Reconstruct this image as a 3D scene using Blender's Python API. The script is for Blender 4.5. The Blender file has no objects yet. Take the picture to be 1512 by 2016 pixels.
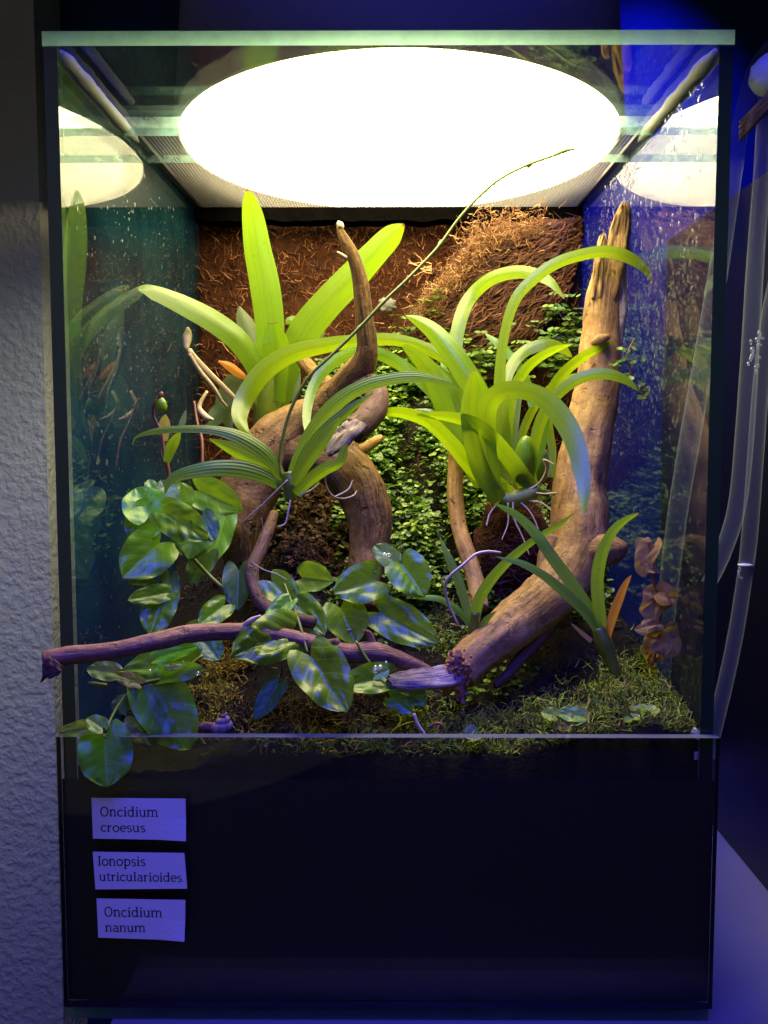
import bpy, math, random
from mathutils import Vector, Matrix, noise
R = math.radians
sc = bpy.context.scene
COL = sc.collection
random.seed(7)
# ------------------------------------------------------------------ camera
F, CX, CY, CW, CH = 1875.0, 756.0, 1008.0, 1512.0, 2016.0
PITCH, YAW = R(-4.8), R(0.31)
CAM = Vector((0.0007, -0.4294, 0.2743))
cd = bpy.data.cameras.new('camera'); cam = bpy.data.objects.new('camera', cd); COL.objects.link(cam)
cd.sensor_fit = 'HORIZONTAL'; cd.sensor_width = 36.0; cd.lens = F / CW * 36.0
cd.clip_start = 0.01; cd.clip_end = 50
cam.location = CAM; cam.rotation_euler = (R(90) + PITCH, 0, YAW)
sc.camera = cam
CR = cam.rotation_euler.to_matrix()
AX = CR @ Vector((0, 0, -1))
# ------------------------------------------------------------------ world, lamps, exposure
w = bpy.data.worlds.new('World'); sc.world = w; w.use_nodes = True
w.node_tree.nodes['Background'].inputs[0].default_value = (0.36, 0.34, 0.40, 1)
w.node_tree.nodes['Background'].inputs[1].default_value = 0.03
sc.view_settings.view_transform = 'Standard'; sc.view_settings.look = 'None'
sc.view_settings.exposure = 0; sc.view_settings.gamma = 1
LAMP_RADIANCE = 30.0
def area(name, loc, target, size, watts, color, spread=180):
    l = bpy.data.lights.new(name, 'AREA'); l.shape = 'DISK'; l.size = size; l.energy = watts; l.color = color
    l.spread = R(spread)
    o = bpy.data.objects.new(name, l); COL.objects.link(o); o.location = loc
    o.rotation_euler = (Vector(target) - Vector(loc)).to_track_quat('-Z', 'Y').to_euler()
    return o
area('blue_grow_light_front', (0.10, -0.62, 0.86), (0.03, 0.0, 0.20), 0.42, 0.66, (0.05, 0.045, 1.0), 40)
area('blue_sheen_fill_above', (0.02, -0.20, 0.82), (0.0, 0.0, 0.20), 0.24, 0.9, (0.035, 0.04, 1.0), 80)  # unseen blue light added to put sheen on the front leaves
area('blue_grow_light_behind', (0.205, 0.29, 0.66), (0.205, 0.372, 0.34), 0.08, 0.9, (0.015, 0.02, 1.0), 75)
area('plaster_fill_light', (-0.60, 0.03, 0.38), (-0.34, 0.312, 0.17), 0.10, 0.075, (0.90, 0.98, 1.0), 70)  # unseen fill added at the left to lift the plaster wall
area('room_light_front', (-0.35, -1.0, 0.40), (-0.02, 0.0, 0.15), 1.6, 0.36, (1.0, 0.92, 0.86), 100)
cy = sc.cycles
sc.render.engine = 'CYCLES'
cy.use_denoising = True
try: cy.denoiser = 'OPENIMAGEDENOISE'
except Exception: pass
cy.max_bounces = 14; cy.transparent_max_bounces = 40; cy.diffuse_bounces = 4; cy.glossy_bounces = 4
cy.sample_clamp_indirect = 4.0; cy.caustics_reflective = False; cy.caustics_refractive = False

def P(px, py, Y):
    d = CR @ Vector(((px - CX) / F, (CY - py) / F, -1.0))
    return CAM + d * ((Y - CAM.y) / d.y)
def mpp(p):                      # metres per photo pixel at point p
    return (p - CAM).dot(AX) / F
# ------------------------------------------------------------------ object helpers
def tag(o, label=None, cat=None, group=None, kind=None):
    if label: o['label'] = label
    if cat: o['category'] = cat
    if group: o['group'] = group
    if kind: o['kind'] = kind
    return o
def root_off(p):
    v = Vector((0, 0, 0))
    while p is not None: v += p.location; p = p.parent
    return v
def mk(name, verts, faces, mat, parent=None, uv=None, smooth=True, rnd=None, loc=None):
    off = root_off(parent)
    base = Vector(loc) if loc is not None else Vector((0, 0, 0))
    o_off = off + base
    me = bpy.data.meshes.new(name)
    me.from_pydata([tuple(Vector(v) - o_off) for v in verts], [], faces)
    mats = mat if isinstance(mat, list) else [mat]
    for m in mats: me.materials.append(m)
    if smooth: me.polygons.foreach_set('use_smooth', [True] * len(me.polygons))
    if uv is not None:
        lay = me.uv_layers.new(name='UVMap')
        vi = [0] * len(me.loops); me.loops.foreach_get('vertex_index', vi)
        fl = []
        for i in vi: fl.extend(uv[i])
        lay.data.foreach_set('uv', fl)
    if rnd is not None:
        a = me.attributes.new('rnd', 'FLOAT', 'POINT'); a.data.foreach_set('value', rnd)
    me.update()
    o = bpy.data.objects.new(name, me); COL.objects.link(o)
    if parent is not None: o.parent = parent
    o.location = base
    return o
def thing(name, label, cat, loc, group=None):
    o = bpy.data.objects.new(name, None); COL.objects.link(o); o.location = loc
    o.empty_display_size = 0.01
    return tag(o, label, cat, group)
def box(x0, x1, y0, y1, z0, z1):
    v = [(x, y, z) for x in (x0, x1) for y in (y0, y1) for z in (z0, z1)]
    f = [(0, 1, 3, 2), (4, 6, 7, 5), (0, 4, 5, 1), (2, 3, 7, 6), (0, 2, 6, 4), (1, 5, 7, 3)]
    return v, f
def cr(pts, n):                  # Catmull-Rom through tuples of any length -> n samples
    k = len(pts) - 1; out = []
    for i in range(n):
        t = i * k / (n - 1); j = min(int(t), k - 1); u = t - j
        p0 = pts[max(j - 1, 0)]; p1 = pts[j]; p2 = pts[j + 1]; p3 = pts[min(j + 2, k)]
        out.append([0.5 * (2 * b + (c - a) * u + (2 * a - 5 * b + 4 * c - d) * u * u + (3 * b - a - 3 * c + d) * u ** 3)
                    for a, b, c, d in zip(p0, p1, p2, p3)])
    return out
# ------------------------------------------------------------------ materials
class N:
    def __init__(s, name):
        s.m = bpy.data.materials.new(name); s.m.use_nodes = True; s.t = s.m.node_tree
        s.t.nodes.clear(); s.out = s.t.nodes.new('ShaderNodeOutputMaterial')
    def n(s, typ, ins=None, **kw):
        nd = s.t.nodes.new('ShaderNode' + typ)
        for k, v in kw.items(): setattr(nd, k, v)
        for k, v in (ins or {}).items(): s.set(nd, k, v)
        return nd
    def set(s, nd, k, v):
        i = nd.inputs[k]
        if isinstance(v, bpy.types.NodeSocket): s.t.links.new(v, i)
        elif isinstance(v, bpy.types.Node): s.t.links.new(v.outputs[0], i)
        else:
            if isinstance(v, (tuple, list)) and len(v) == 3 and i.type == 'RGBA': v = (*v, 1)
            i.default_value = v
    def math(s, op, a, b=0.0, c=None, clamp=False):
        nd = s.n('Math', {0: a, 1: b}, operation=op, use_clamp=clamp)
        if c is not None: s.set(nd, 2, c)
        return nd.outputs[0]
    def mix(s, f, a, b):
        nd = s.n('Mix', data_type='RGBA'); s.set(nd, 0, f); s.set(nd, 6, a); s.set(nd, 7, b); return nd.outputs[2]
    def ramp(s, f, stops):
        nd = s.n('ValToRGB', {0: f}); e = nd.color_ramp.elements
        while len(e) < len(stops): e.new(0.5)
        for el, (p, c) in zip(e, stops): el.position = p; el.color = (*c, 1)
        return nd.outputs[0]
    def noise(s, vec, scale, detail=4, rough=0.55, out=0):
        nd = s.n('TexNoise', {'Scale': scale, 'Detail': detail, 'Roughness': rough})
        if vec is not None: s.set(nd, 'Vector', vec)
        return nd.outputs[out]
    def bump(s, h, strength=0.4, dist=0.001, nrm=None):
        nd = s.n('Bump', {'Strength': strength, 'Distance': dist, 'Height': h})
        return nd.outputs[0]
    def surf(s, sh): s.t.links.new(sh if isinstance(sh, bpy.types.NodeSocket) else sh.outputs[0], s.out.inputs[0]); return s.m
def obj_vec(n): return n.n('TexCoord').outputs['Object']
def simple(name, col, rough=0.6, bump=0, bscale=200, spec=0.5, var=0.25):
    n = N(name); v = obj_vec(n)
    f = n.noise(v, bscale * 0.4)
    c = n.mix(f, tuple(x * (1 - var) for x in col), tuple(min(1, x * (1 + var)) for x in col))
    p = n.n('BsdfPrincipled', {'Base Color': c, 'Roughness': rough, 'Specular IOR Level': spec})
    if bump: n.set(p, 'Normal', n.bump(n.noise(v, bscale), bump, 0.001))
    return n.surf(p)
def leaf_mat(name, c0, c1, trans, tfac=0.4, rough=0.38, stripes=0, midrib=0.35, tip=None, veins=False, huevar=0.06, spec=0.5):
    n = N(name)
    uv = n.n('TexCoord').outputs['UV']; sp = n.n('SeparateXYZ', {0: uv})
    u, v = sp.outputs[0], sp.outputs[1]
    ov = obj_vec(n)
    f = n.noise(ov, 90, 3)
    ri = n.n('ObjectInfo').outputs['Random']
    c = n.mix(f, c0, c1)
    au = n.math('ABSOLUTE', n.math('SUBTRACT', u, 0.5))
    if stripes:
        st = n.math('SINE', n.math('MULTIPLY', u, stripes * 6.283))
        st = n.math('MULTIPLY_ADD', st, 0.5, 0.5)
        c = n.mix(n.math('MULTIPLY', st, 0.55), c, tuple(x * 0.45 for x in c0))
    if midrib:
        mr = n.n('MapRange', {0: au, 1: 0.0, 2: 0.035, 3: midrib, 4: 0.0}).outputs[0]
        c = n.mix(mr, c, tuple(min(1, x * 1.7 + 0.03) for x in c1))
    hsv = n.n('HueSaturation', {'Color': c, 'Hue': n.math('MULTIPLY_ADD', ri, huevar, 0.5 - huevar / 2), 'Value': n.math('MULTIPLY_ADD', n.n('ObjectInfo').outputs['Random'], 0.3, 0.85)})
    c = hsv.outputs[0]
    fm = n.n('Mapping', {'Vector': uv, 'Scale': (34, 1.2, 1)})
    fine = n.noise(fm.outputs[0], 1.0, 3)
    if veins:
        ph = n.n('Attribute', attribute_name='rnd').outputs['Fac']
        dl_ = n.math('ABSOLUTE', n.math('SUBTRACT', n.math('FRACT', n.math('ADD', ph, 0.5)), 0.5))
        vl = n.n('MapRange', {0: dl_, 1: 0.02, 2: 0.07, 3: 0.55, 4: 0.0}).outputs[0]
        c = n.mix(vl, c, tuple(min(1, x * 1.6 + 0.02) for x in c1))
    elif not stripes:
        c = n.mix(n.n('MapRange', {0: fine, 1: 0.40, 2: 0.62, 3: 0.32, 4: 0.0}).outputs[0], c, tuple(x * 0.4 for x in c0))
    tc = n.mix(f, trans, tuple(x * 0.8 for x in trans))
    if not veins:
        tc = n.mix(n.n('MapRange', {0: fine, 1: 0.38, 2: 0.62, 3: 0.30, 4: 0.0}).outputs[0], tc, tuple(x * 0.45 for x in trans))
        if midrib: tc = n.mix(n.n('MapRange', {0: au, 1: 0.02, 2: 0.06, 3: 0.4, 4: 0.0}).outputs[0], tc, tuple(x * 0.35 for x in trans))
    if tip:
        tm = n.n('MapRange', {0: v, 1: 0.955, 2: 0.985, 3: 0.0, 4: 1.0}).outputs[0]
        c = n.mix(tm, c, tip); tc = n.mix(tm, tc, tip)
    # scattered small blemishes
    vo = n.n('TexVoronoi', {'Vector': ov, 'Scale': 160.0}); 
    bl = n.math('LESS_THAN', vo.outputs['Distance'], 0.17)
    sel = n.math('GREATER_THAN', n.n('SeparateColor', {0: vo.outputs['Color']}).outputs[0], 0.86)
    c = n.mix(n.math('MULTIPLY', n.math('MULTIPLY', bl, sel), 0.6), c, (0.06, 0.04, 0.01))
    p = n.n('BsdfPrincipled', {'Base Color': c, 'Roughness': n.math('MULTIPLY_ADD', f, 0.2, rough - 0.1), 'Specular IOR Level': spec})
    h = n.noise(ov, 700, 2)
    if not stripes: n.set(p, 'Normal', n.bump(h, 0.15, 0.0006))
    else: n.set(p, 'Normal', n.bump(st, 0.35, 0.0006))
    t = n.n('BsdfTranslucent', {'Color': tc})
    ms = n.n('MixShader', {0: tfac, 1: p.outputs[0], 2: t.outputs[0]})
    return n.surf(ms)
def wood_mat(name, dark, mid, light, stain=None, su=26, sv=2.2, bump=0.7, spot=0.5, crack=1.0):
    n = N(name)
    uv = n.n('TexCoord').outputs['UV']
    ov = obj_vec(n)
    wob = n.noise(ov, 30, 3, out=1)
    wv = n.n('VectorMath', {0: n.n('VectorMath', {0: wob, 1: (0.5, 0.5, 0.5)}, operation='SUBTRACT').outputs[0], 1: (0.12, 0.5, 0)}, operation='MULTIPLY')
    uvw = n.n('VectorMath', {0: uv, 1: wv.outputs[0]}, operation='ADD').outputs[0]
    mp = n.n('Mapping', {'Vector': uvw, 'Scale': (su, sv, 1)})
    g = n.noise(mp.outputs[0], 1.6, 7, 0.65)
    mp2 = n.n('Mapping', {'Vector': uvw, 'Scale': (su * 2.2, sv * 0.55, 1)})
    ck = n.noise(mp2.outputs[0], 1.5, 5, 0.6)
    line = n.n('MapRange', {0: n.math('ABSOLUTE', n.math('SUBTRACT', ck, 0.5)), 1: 0.0, 2: 0.035, 3: 1.0, 4: 0.0}).outputs[0]
    msk = n.n('MapRange', {0: n.noise(ov, 22, 4), 1: 0.45, 2: 0.6, 3: 0.0, 4: 1.0}).outputs[0]
    line = n.math('MULTIPLY', n.math('MULTIPLY', line, msk), crack)
    b = n.noise(ov, 34, 5, 0.65); s2 = n.noise(ov, 260, 4, 0.7); pit = n.noise(ov, 120, 3, 0.6)
    c = n.ramp(g, [(0.30, dark), (0.48, mid), (0.70, light)])
    c = n.mix(n.n('MapRange', {0: b, 1: 0.46, 2: 0.62, 3: 0.0, 4: spot}).outputs[0], c, dark if stain is None else stain)
    c = n.mix(n.n('MapRange', {0: s2, 1: 0.35, 2: 0.65, 3: 0.45, 4: 0.0}).outputs[0], c, tuple(x * 0.45 for x in dark))
    c = n.mix(n.math('MULTIPLY', line, 0.85), c, tuple(x * 0.12 for x in dark))
    pm = n.n('MapRange', {0: pit, 1: 0.30, 2: 0.38, 3: 1.0, 4: 0.0}).outputs[0]
    c = n.mix(n.math('MULTIPLY', pm, 0.6), c, tuple(x * 0.4 for x in dark))
    p = n.n('BsdfPrincipled', {'Base Color': c, 'Roughness': n.math('MULTIPLY_ADD', b, 0.3, 0.5), 'Specular IOR Level': 0.3})
    hh = n.math('ADD', n.math('MULTIPLY', g, 0.8), n.math('MULTIPLY', s2, 0.5))
    hh = n.math('SUBTRACT', n.math('SUBTRACT', hh, n.math('MULTIPLY', line, 0.7)), n.math('MULTIPLY', pm, 0.5))
    n.set(p, 'Normal', n.bump(hh, min(1, bump * 1.3), 0.0018))
    return n.surf(p)
def glass_mat(name, tint=(0.955, 0.985, 0.97), f0=0.035, dust=0.015, scale=0.62, film=(0.6, 0.66, 0.62)):
    n = N(name)
    fac = n.n('LayerWeight', {0: 0.5}).outputs['Facing']
    p5 = n.math('POWER', fac, 5.0)
    fr = n.math('MULTIPLY_ADD', p5, scale, f0)
    tr = n.n('BsdfTransparent', {'Color': tint})
    gl = n.n('BsdfGlossy', {'Color': (0.95, 1, 0.97), 'Roughness': 0.012})
    m1 = n.n('MixShader', {0: fr, 1: tr.outputs[0], 2: gl.outputs[0]})
    ov = obj_vec(n)
    dn = n.n('MapRange', {0: n.noise(ov, 25, 5), 1: 0.35, 2: 0.75, 3: dust * 0.3, 4: dust * 2}).outputs[0]
    df = n.n('BsdfDiffuse', {'Color': film})
    m2 = n.n('MixShader', {0: dn, 1: m1.outputs[0], 2: df.outputs[0]})
    return n.surf(m2)
def edge_mat(name, col, tl, tfac, clear=0.0):
    n = N(name); ov = obj_vec(n)
    f = n.noise(ov, 60, 4)
    c = n.mix(f, tuple(x * 0.5 for x in col), col)
    p = n.n('BsdfPrincipled', {'Base Color': c, 'Roughness': 0.12})
    t = n.n('BsdfTranslucent', {'Color': tl})
    m1 = n.n('MixShader', {0: tfac, 1: p.outputs[0], 2: t.outputs[0]})
    if not clear: return n.surf(m1)
    k = n.n('MapRange', {0: n.noise(ov, 45, 5, 0.7), 1: 0.35, 2: 0.65, 3: clear * 0.5, 4: min(1, clear * 1.5)}).outputs[0]
    return n.surf(n.n('MixShader', {0: k, 1: m1.outputs[0], 2: n.n('BsdfTransparent', {'Color': (0.75, 0.92, 0.86)}).outputs[0]}))
def rnd_mat(name, stops, rough=0.7, tfac=0.0, tcol=None, spec=0.3):
    n = N(name); a = n.n('Attribute', attribute_name='rnd')
    c = n.ramp(a.outputs['Fac'], stops)
    p = n.n('BsdfPrincipled', {'Base Color': c, 'Roughness': rough, 'Specular IOR Level': spec})
    if tfac:
        t = n.n('BsdfTranslucent', {'Color': tcol if tcol else c})
        if not tcol: n.set(t, 'Color', c)
        return n.surf(n.n('MixShader', {0: tfac, 1: p.outputs[0], 2: t.outputs[0]}))
    return n.surf(p)

M_glass = glass_mat('clear_glass', tint=(0.93, 0.97, 0.965), dust=0.0035)
M_glassL = glass_mat('hazy_glass', tint=(0.90, 0.965, 0.96), dust=0.020, film=(0.10, 0.42, 0.50))
M_front = glass_mat('front_glass', tint=(0.97, 0.98, 0.97), f0=0.02, dust=0.001)
M_edge_dark = edge_mat('dark_green_glass_edge', (0.008, 0.018, 0.017), (0.10, 0.22, 0.18), 0.03)
M_edge_mint = edge_mat('mint_glass_edge', (0.25, 0.5, 0.38), (0.56, 1.0, 0.88), 0.88, 0.22)
M_edge_pale = edge_mat('pale_glass_edge', (0.28, 0.42, 0.36), (0.6, 0.95, 0.9), 0.6, 0.55)
def sil():
    n = N('silicone')
    return n.surf(n.n('BsdfPrincipled', {'Base Color': (0.5, 0.5, 0.45), 'Roughness': 0.65, 'Specular IOR Level': 0.2, 'Subsurface Weight': 1.0, 'Subsurface Radius': (0.01, 0.01, 0.008), 'Subsurface Scale': 1.0}))
M_silicone = sil()
def plaster():
    n = N('rough_plaster'); v = obj_vec(n)
    a = n.noise(v, 135, 4, 0.5); b = n.noise(v, 420, 3, 0.6)
    blob = n.n('MapRange', {0: a, 1: 0.42, 2: 0.62, 3: 0.0, 4: 1.0}).outputs[0]
    h = n.math('ADD', n.math('MULTIPLY', blob, 1.0), n.math('MULTIPLY', b, 0.4))
    c = n.mix(n.noise(v, 12, 3), (0.33, 0.335, 0.33), (0.41, 0.415, 0.41))
    p = n.n('BsdfPrincipled', {'Base Color': c, 'Roughness': 0.85, 'Specular IOR Level': 0.2})
    n.set(p, 'Normal', n.bump(h, 0.5, 0.0022))
    return n.surf(p)
M_plaster = plaster()
M_navy = simple('dark_blue_wall_paint', (0.004, 0.028, 0.10), 0.6, 0.12, 220, spec=0.1, var=0.12)
M_topshade = simple('top_shade_black', (0.002, 0.0018, 0.0018), 1.0, 0.8, 500, spec=0.0)  # near-black shade colour for the strip on top of the fibre board
M_shelf = simple('shelf_laminate', (0.26, 0.24, 0.22), 0.35, 0.1, 400, var=0.05)
M_black = simple('black_film', (0.0014, 0.0012, 0.0010), 0.55, 0.05, 300, var=0.3)
M_cab = simple('black_cabinet_gloss', (0.003, 0.003, 0.004), 0.35, 0, 100, var=0.3)
M_soil = simple('dark_soil', (0.005, 0.0035, 0.0025), 0.9, 1.0, 500, spec=0.15, var=0.7)
M_paper = simple('paper', (0.74, 0.68, 0.60), 0.75, 0.15, 900, spec=0.2, var=0.03)
M_ink = simple('black_ink', (0.012, 0.012, 0.016), 0.6, var=0.1)
M_white_plastic = simple('white_plastic', (0.7, 0.7, 0.72), 0.4, var=0.05)
M_shade = simple('lamp_shade_paint', (0.13, 0.12, 0.16), 0.4, 0.05, 200, var=0.06)
def emis(name, col, s):
    n = N(name); return n.surf(n.n('Emission', {'Color': col, 'Strength': s}))
M_lamp = emis('glowing_diffuser', (1.0, 0.81, 0.43), LAMP_RADIANCE)
def wire():
    n = N('mesh_wire')
    p = n.n('BsdfPrincipled', {'Base Color': (0.06, 0.06, 0.06), 'Roughness': 0.45, 'Metallic': 0.0})
    t = n.n('BsdfTranslucent', {'Color': (0.3, 0.3, 0.28)})
    return n.surf(n.n('MixShader', {0: 0.15, 1: p.outputs[0], 2: t.outputs[0]}))
M_wire = wire()
M_leafY = leaf_mat('strap_leaf', (0.075, 0.20, 0.004), (0.13, 0.27, 0.006), (0.40, 0.60, 0.006), 0.45, 0.33, midrib=0.25, spec=0.75, tip=(0.30, 0.22, 0.06))
M_leafB = leaf_mat('broad_leaf', (0.085, 0.18, 0.008), (0.14, 0.25, 0.012), (0.34, 0.58, 0.006), 0.42, 0.34, midrib=0.12, tip=(0.16, 0.05, 0.02), huevar=0.02)
M_leafS = leaf_mat('striped_leaf', (0.06, 0.15, 0.010), (0.12, 0.23, 0.018), (0.24, 0.40, 0.012), 0.42, 0.42, spec=0.4, stripes=5, midrib=0.2, huevar=0.03)
M_leafG = leaf_mat('grey_green_leaf', (0.07, 0.13, 0.05), (0.14, 0.20, 0.09), (0.25, 0.33, 0.10), 0.3, 0.5, midrib=0.25)
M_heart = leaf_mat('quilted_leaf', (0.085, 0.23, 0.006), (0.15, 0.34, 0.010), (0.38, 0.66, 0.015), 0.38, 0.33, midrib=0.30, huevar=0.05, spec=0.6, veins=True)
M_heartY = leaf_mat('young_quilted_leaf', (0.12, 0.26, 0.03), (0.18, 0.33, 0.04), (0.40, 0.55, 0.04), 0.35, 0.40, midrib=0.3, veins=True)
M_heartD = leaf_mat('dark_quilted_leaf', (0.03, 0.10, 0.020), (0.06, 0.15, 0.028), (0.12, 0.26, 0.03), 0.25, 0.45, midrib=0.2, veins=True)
M_seed = leaf_mat('seedling_leaf', (0.11, 0.24, 0.022), (0.17, 0.32, 0.03), (0.28, 0.48, 0.02), 0.38, 0.38, midrib=0.2, tip=(0.3, 0.2, 0.08))
M_orange = leaf_mat('orange_leaf', (0.55, 0.20, 0.02), (0.65, 0.28, 0.03), (0.8, 0.34, 0.02), 0.4, 0.45, midrib=0.1)
M_yellow = leaf_mat('yellowing_leaf', (0.30, 0.28, 0.05), (0.40, 0.36, 0.07), (0.6, 0.5, 0.06), 0.4, 0.45, midrib=0.2)
M_dry = leaf_mat('dry_leaf', (0.24, 0.145, 0.035), (0.52, 0.37, 0.11), (0.55, 0.36, 0.08), 0.35, 0.9, spec=0.2, midrib=0.2)
M_bulb = leaf_mat('bulb_skin', (0.14, 0.24, 0.008), (0.22, 0.32, 0.012), (0.45, 0.55, 0.02), 0.3, 0.35, midrib=0)
M_woodR = wood_mat('pale_driftwood', (0.20, 0.095, 0.022), (0.41, 0.235, 0.065), (0.54, 0.34, 0.115), stain=(0.24, 0.105, 0.03), su=9, sv=1.5, bump=0.5, crack=.7)
M_woodL = wood_mat('brown_driftwood', (0.09, 0.042, 0.009), (0.23, 0.122, 0.026), (0.34, 0.195, 0.05), su=6, sv=1.2, bump=0.65, crack=.8, spot=0.35)
M_woodD = wood_mat('dark_twig', (0.06, 0.028, 0.018), (0.12, 0.055, 0.032), (0.20, 0.10, 0.055), su=8, sv=2, bump=0.5)
M_woodF = wood_mat('reddish_branch', (0.18, 0.075, 0.045), (0.33, 0.15, 0.085), (0.46, 0.25, 0.16), su=9, sv=2.2, bump=0.6)
M_cut = wood_mat('torn_wood', (0.20, 0.12, 0.10), (0.50, 0.38, 0.34), (0.70, 0.56, 0.50), su=12, sv=0.6, bump=1.0, spot=0.2)
M_crumb = simple('crumbling_wood', (0.30, 0.13, 0.06), 0.9, 1.0, 600, var=0.7)
M_root = simple('pale_root', (0.60, 0.46, 0.30), 0.6, 0.3, 500, var=0.25)
M_rootW = simple('white_root', (0.48, 0.38, 0.28), 0.55, 0.3, 500, var=0.2)
M_stemG = simple('green_stem', (0.13, 0.18, 0.012), 0.45, 0.2, 400, var=0.3)
M_stemR = simple('reddish_stem', (0.16, 0.05, 0.03), 0.5, 0.2, 400, var=0.3)
M_fibre = rnd_mat('coconut_fibre', [(0.0, (0.018, 0.006, 0.003)), (0.4, (0.075, 0.025, 0.009)), (0.7, (0.24, 0.09, 0.03)), (1.0, (0.48, 0.24, 0.09))])
M_fibreB = simple('fibre_board', (0.045, 0.016, 0.008), 0.95, 1.0, 400, spec=0.1, var=0.6)
M_fibreD = rnd_mat('dark_fern_fibre', [(0.0, (0.022, 0.008, 0.005)), (0.5, (0.085, 0.032, 0.015)), (0.9, (0.20, 0.08, 0.035)), (1.0, (0.33, 0.15, 0.07))])
M_tuft = rnd_mat('pale_root_fibre', [(0.0, (0.12, 0.048, 0.018)), (0.6, (0.30, 0.15, 0.06)), (1.0, (0.55, 0.35, 0.17))])
M_cover = rnd_mat('tiny_round_leaves', [(0.0, (0.025, 0.070, 0.006)), (0.6, (0.07, 0.165, 0.010)), (1.0, (0.20, 0.32, 0.02))], 0.42, 0.30, spec=0.5)
M_moss = rnd_mat('moss_strands', [(0.0, (0.05, 0.03, 0.008)), (0.25, (0.18, 0.10, 0.02)), (0.5, (0.13, 0.24, 0.012)), (0.75, (0.32, 0.36, 0.03)), (0.9, (0.24, 0.38, 0.02)), (1.0, (0.52, 0.28, 0.09))], 0.8, 0.15)
M_mossY = rnd_mat('golden_moss', [(0.0, (0.10, 0.07, 0.01)), (0.5, (0.34, 0.22, 0.03)), (0.8, (0.36, 0.32, 0.03)), (1.0, (0.30, 0.36, 0.03))], 0.8, 0.2)
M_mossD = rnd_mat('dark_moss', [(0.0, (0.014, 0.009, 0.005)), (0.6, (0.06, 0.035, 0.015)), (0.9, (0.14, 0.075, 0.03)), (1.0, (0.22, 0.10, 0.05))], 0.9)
M_straw = wood_mat('straw', (0.14, 0.08, 0.04), (0.30, 0.19, 0.10), (0.45, 0.32, 0.2), su=3, sv=4)
def tube_mat():
    n = N('clear_vinyl')
    fac = n.n('LayerWeight', {0: 0.5}).outputs['Facing']
    tr = n.n('BsdfTransparent', {'Color': (0.92, 0.94, 0.97)})
    p = n.n('BsdfPrincipled', {'Base Color': (0.62, 0.66, 0.72), 'Roughness': 0.18})
    t = n.n('BsdfTranslucent', {'Color': (0.6, 0.63, 0.7)})
    df = n.n('MixShader', {0: 0.4, 1: p.outputs[0], 2: t.outputs[0]})
    f = n.math('MULTIPLY_ADD', n.math('POWER', fac, 3.0), 0.45, 0.07)
    return n.surf(n.n('MixShader', {0: f, 1: tr.outputs[0], 2: df.outputs[0]}))
M_tube = tube_mat()
def drop_mat():
    n = N('water_drop')
    tr = n.n('BsdfTransparent', {'Color': (0.9, 0.9, 0.9)}); gl = n.n('BsdfGlossy', {'Color': (1, 1, 1), 'Roughness': 0.05})
    df = n.n('BsdfTranslucent', {'Color': (0.8, 0.85, 0.9)})
    a = n.n('MixShader', {0: 0.35, 1: tr.outputs[0], 2: gl.outputs[0]})
    return n.surf(n.n('MixShader', {0: 0.36, 1: a.outputs[0], 2: df.outputs[0]}))
M_drop = drop_mat()

# ------------------------------------------------------------------ shape builders
def frame_along(pts):
    fr = []
    up = None
    for i, p in enumerate(pts):
        a = pts[max(i - 1, 0)]; b = pts[min(i + 1, len(pts) - 1)]
        t = (b - a).normalized()
        if up is None:
            up = Vector((0, 0, 1)) if abs(t.z) < 0.9 else Vector((0, -1, 0))
        s = t.cross(up)
        if s.length < 1e-6: s = Vector((1, 0, 0))
        s.normalize(); u = s.cross(t).normalized(); up = u
        fr.append((t, s, u))
    return fr
def limb_geo(ctrl, rings=40, sides=16, rough=0.12, grain=0.06, seed=0, freq=60, cap=True, px=True, flat=1.0):
    """tapered limb through (px,py,Y,width_px) -> verts, faces, uv"""
    S = cr([tuple(P(c[0], c[1], c[2])) + (c[3],) for c in ctrl], rings)
    pts = [Vector(s[:3]) for s in S]
    rad = [max(s[3], 0.6) * 0.5 * (mpp(p) if px else 1) for s, p in zip(S, pts)]
    fr = frame_along(pts); V = []; UV = []; L = 0
    for i, p in enumerate(pts):
        if i: L += (p - pts[i - 1]).length
        t, s, u = fr[i]
        for k in range(sides):
            a = 2 * math.pi * k / sides
            d = s * math.cos(a) + u * math.sin(a) * flat
            q = p + d * rad[i]
            nz = noise.noise(q * freq + Vector((seed * 7.1, 0, 0))) + 0.4 * noise.noise(q * freq * 3.3 + Vector((0, seed * 5.1, 0)))
            gz = noise.noise(Vector((math.cos(a) * 3.3 + seed, math.sin(a) * 3.3, L * 18)))
            V.append(p + d * rad[i] * (1 + rough * nz + grain * gz))
            UV.append((k / sides, L * 20))
    Fc = []
    for i in range(rings - 1):
        for k in range(sides):
            a = i * sides + k; b = i * sides + (k + 1) % sides
            Fc.append((a, b, b + sides, a + sides))
    if cap:
        for i, flip in ((0, True), (rings - 1, False)):
            c = len(V); V.append(pts[i]); UV.append((0.5, 0))
            for k in range(sides):
                a = i * sides + k; b = i * sides + (k + 1) % sides
                Fc.append((b, a, c) if flip else (a, b, c))
    return V, Fc, UV
def limb(name, ctrl, mat, parent=None, **kw):
    V, Fc, UV = limb_geo(ctrl, **kw)
    return mk(name, V, Fc, mat, parent, UV)
def merge(*geos):
    V, Fc, UV = [], [], []
    for v, f, u in geos:
        o = len(V); V += v; UV += u; Fc += [tuple(i + o for i in q) for q in f]
    return V, Fc, UV
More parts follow.
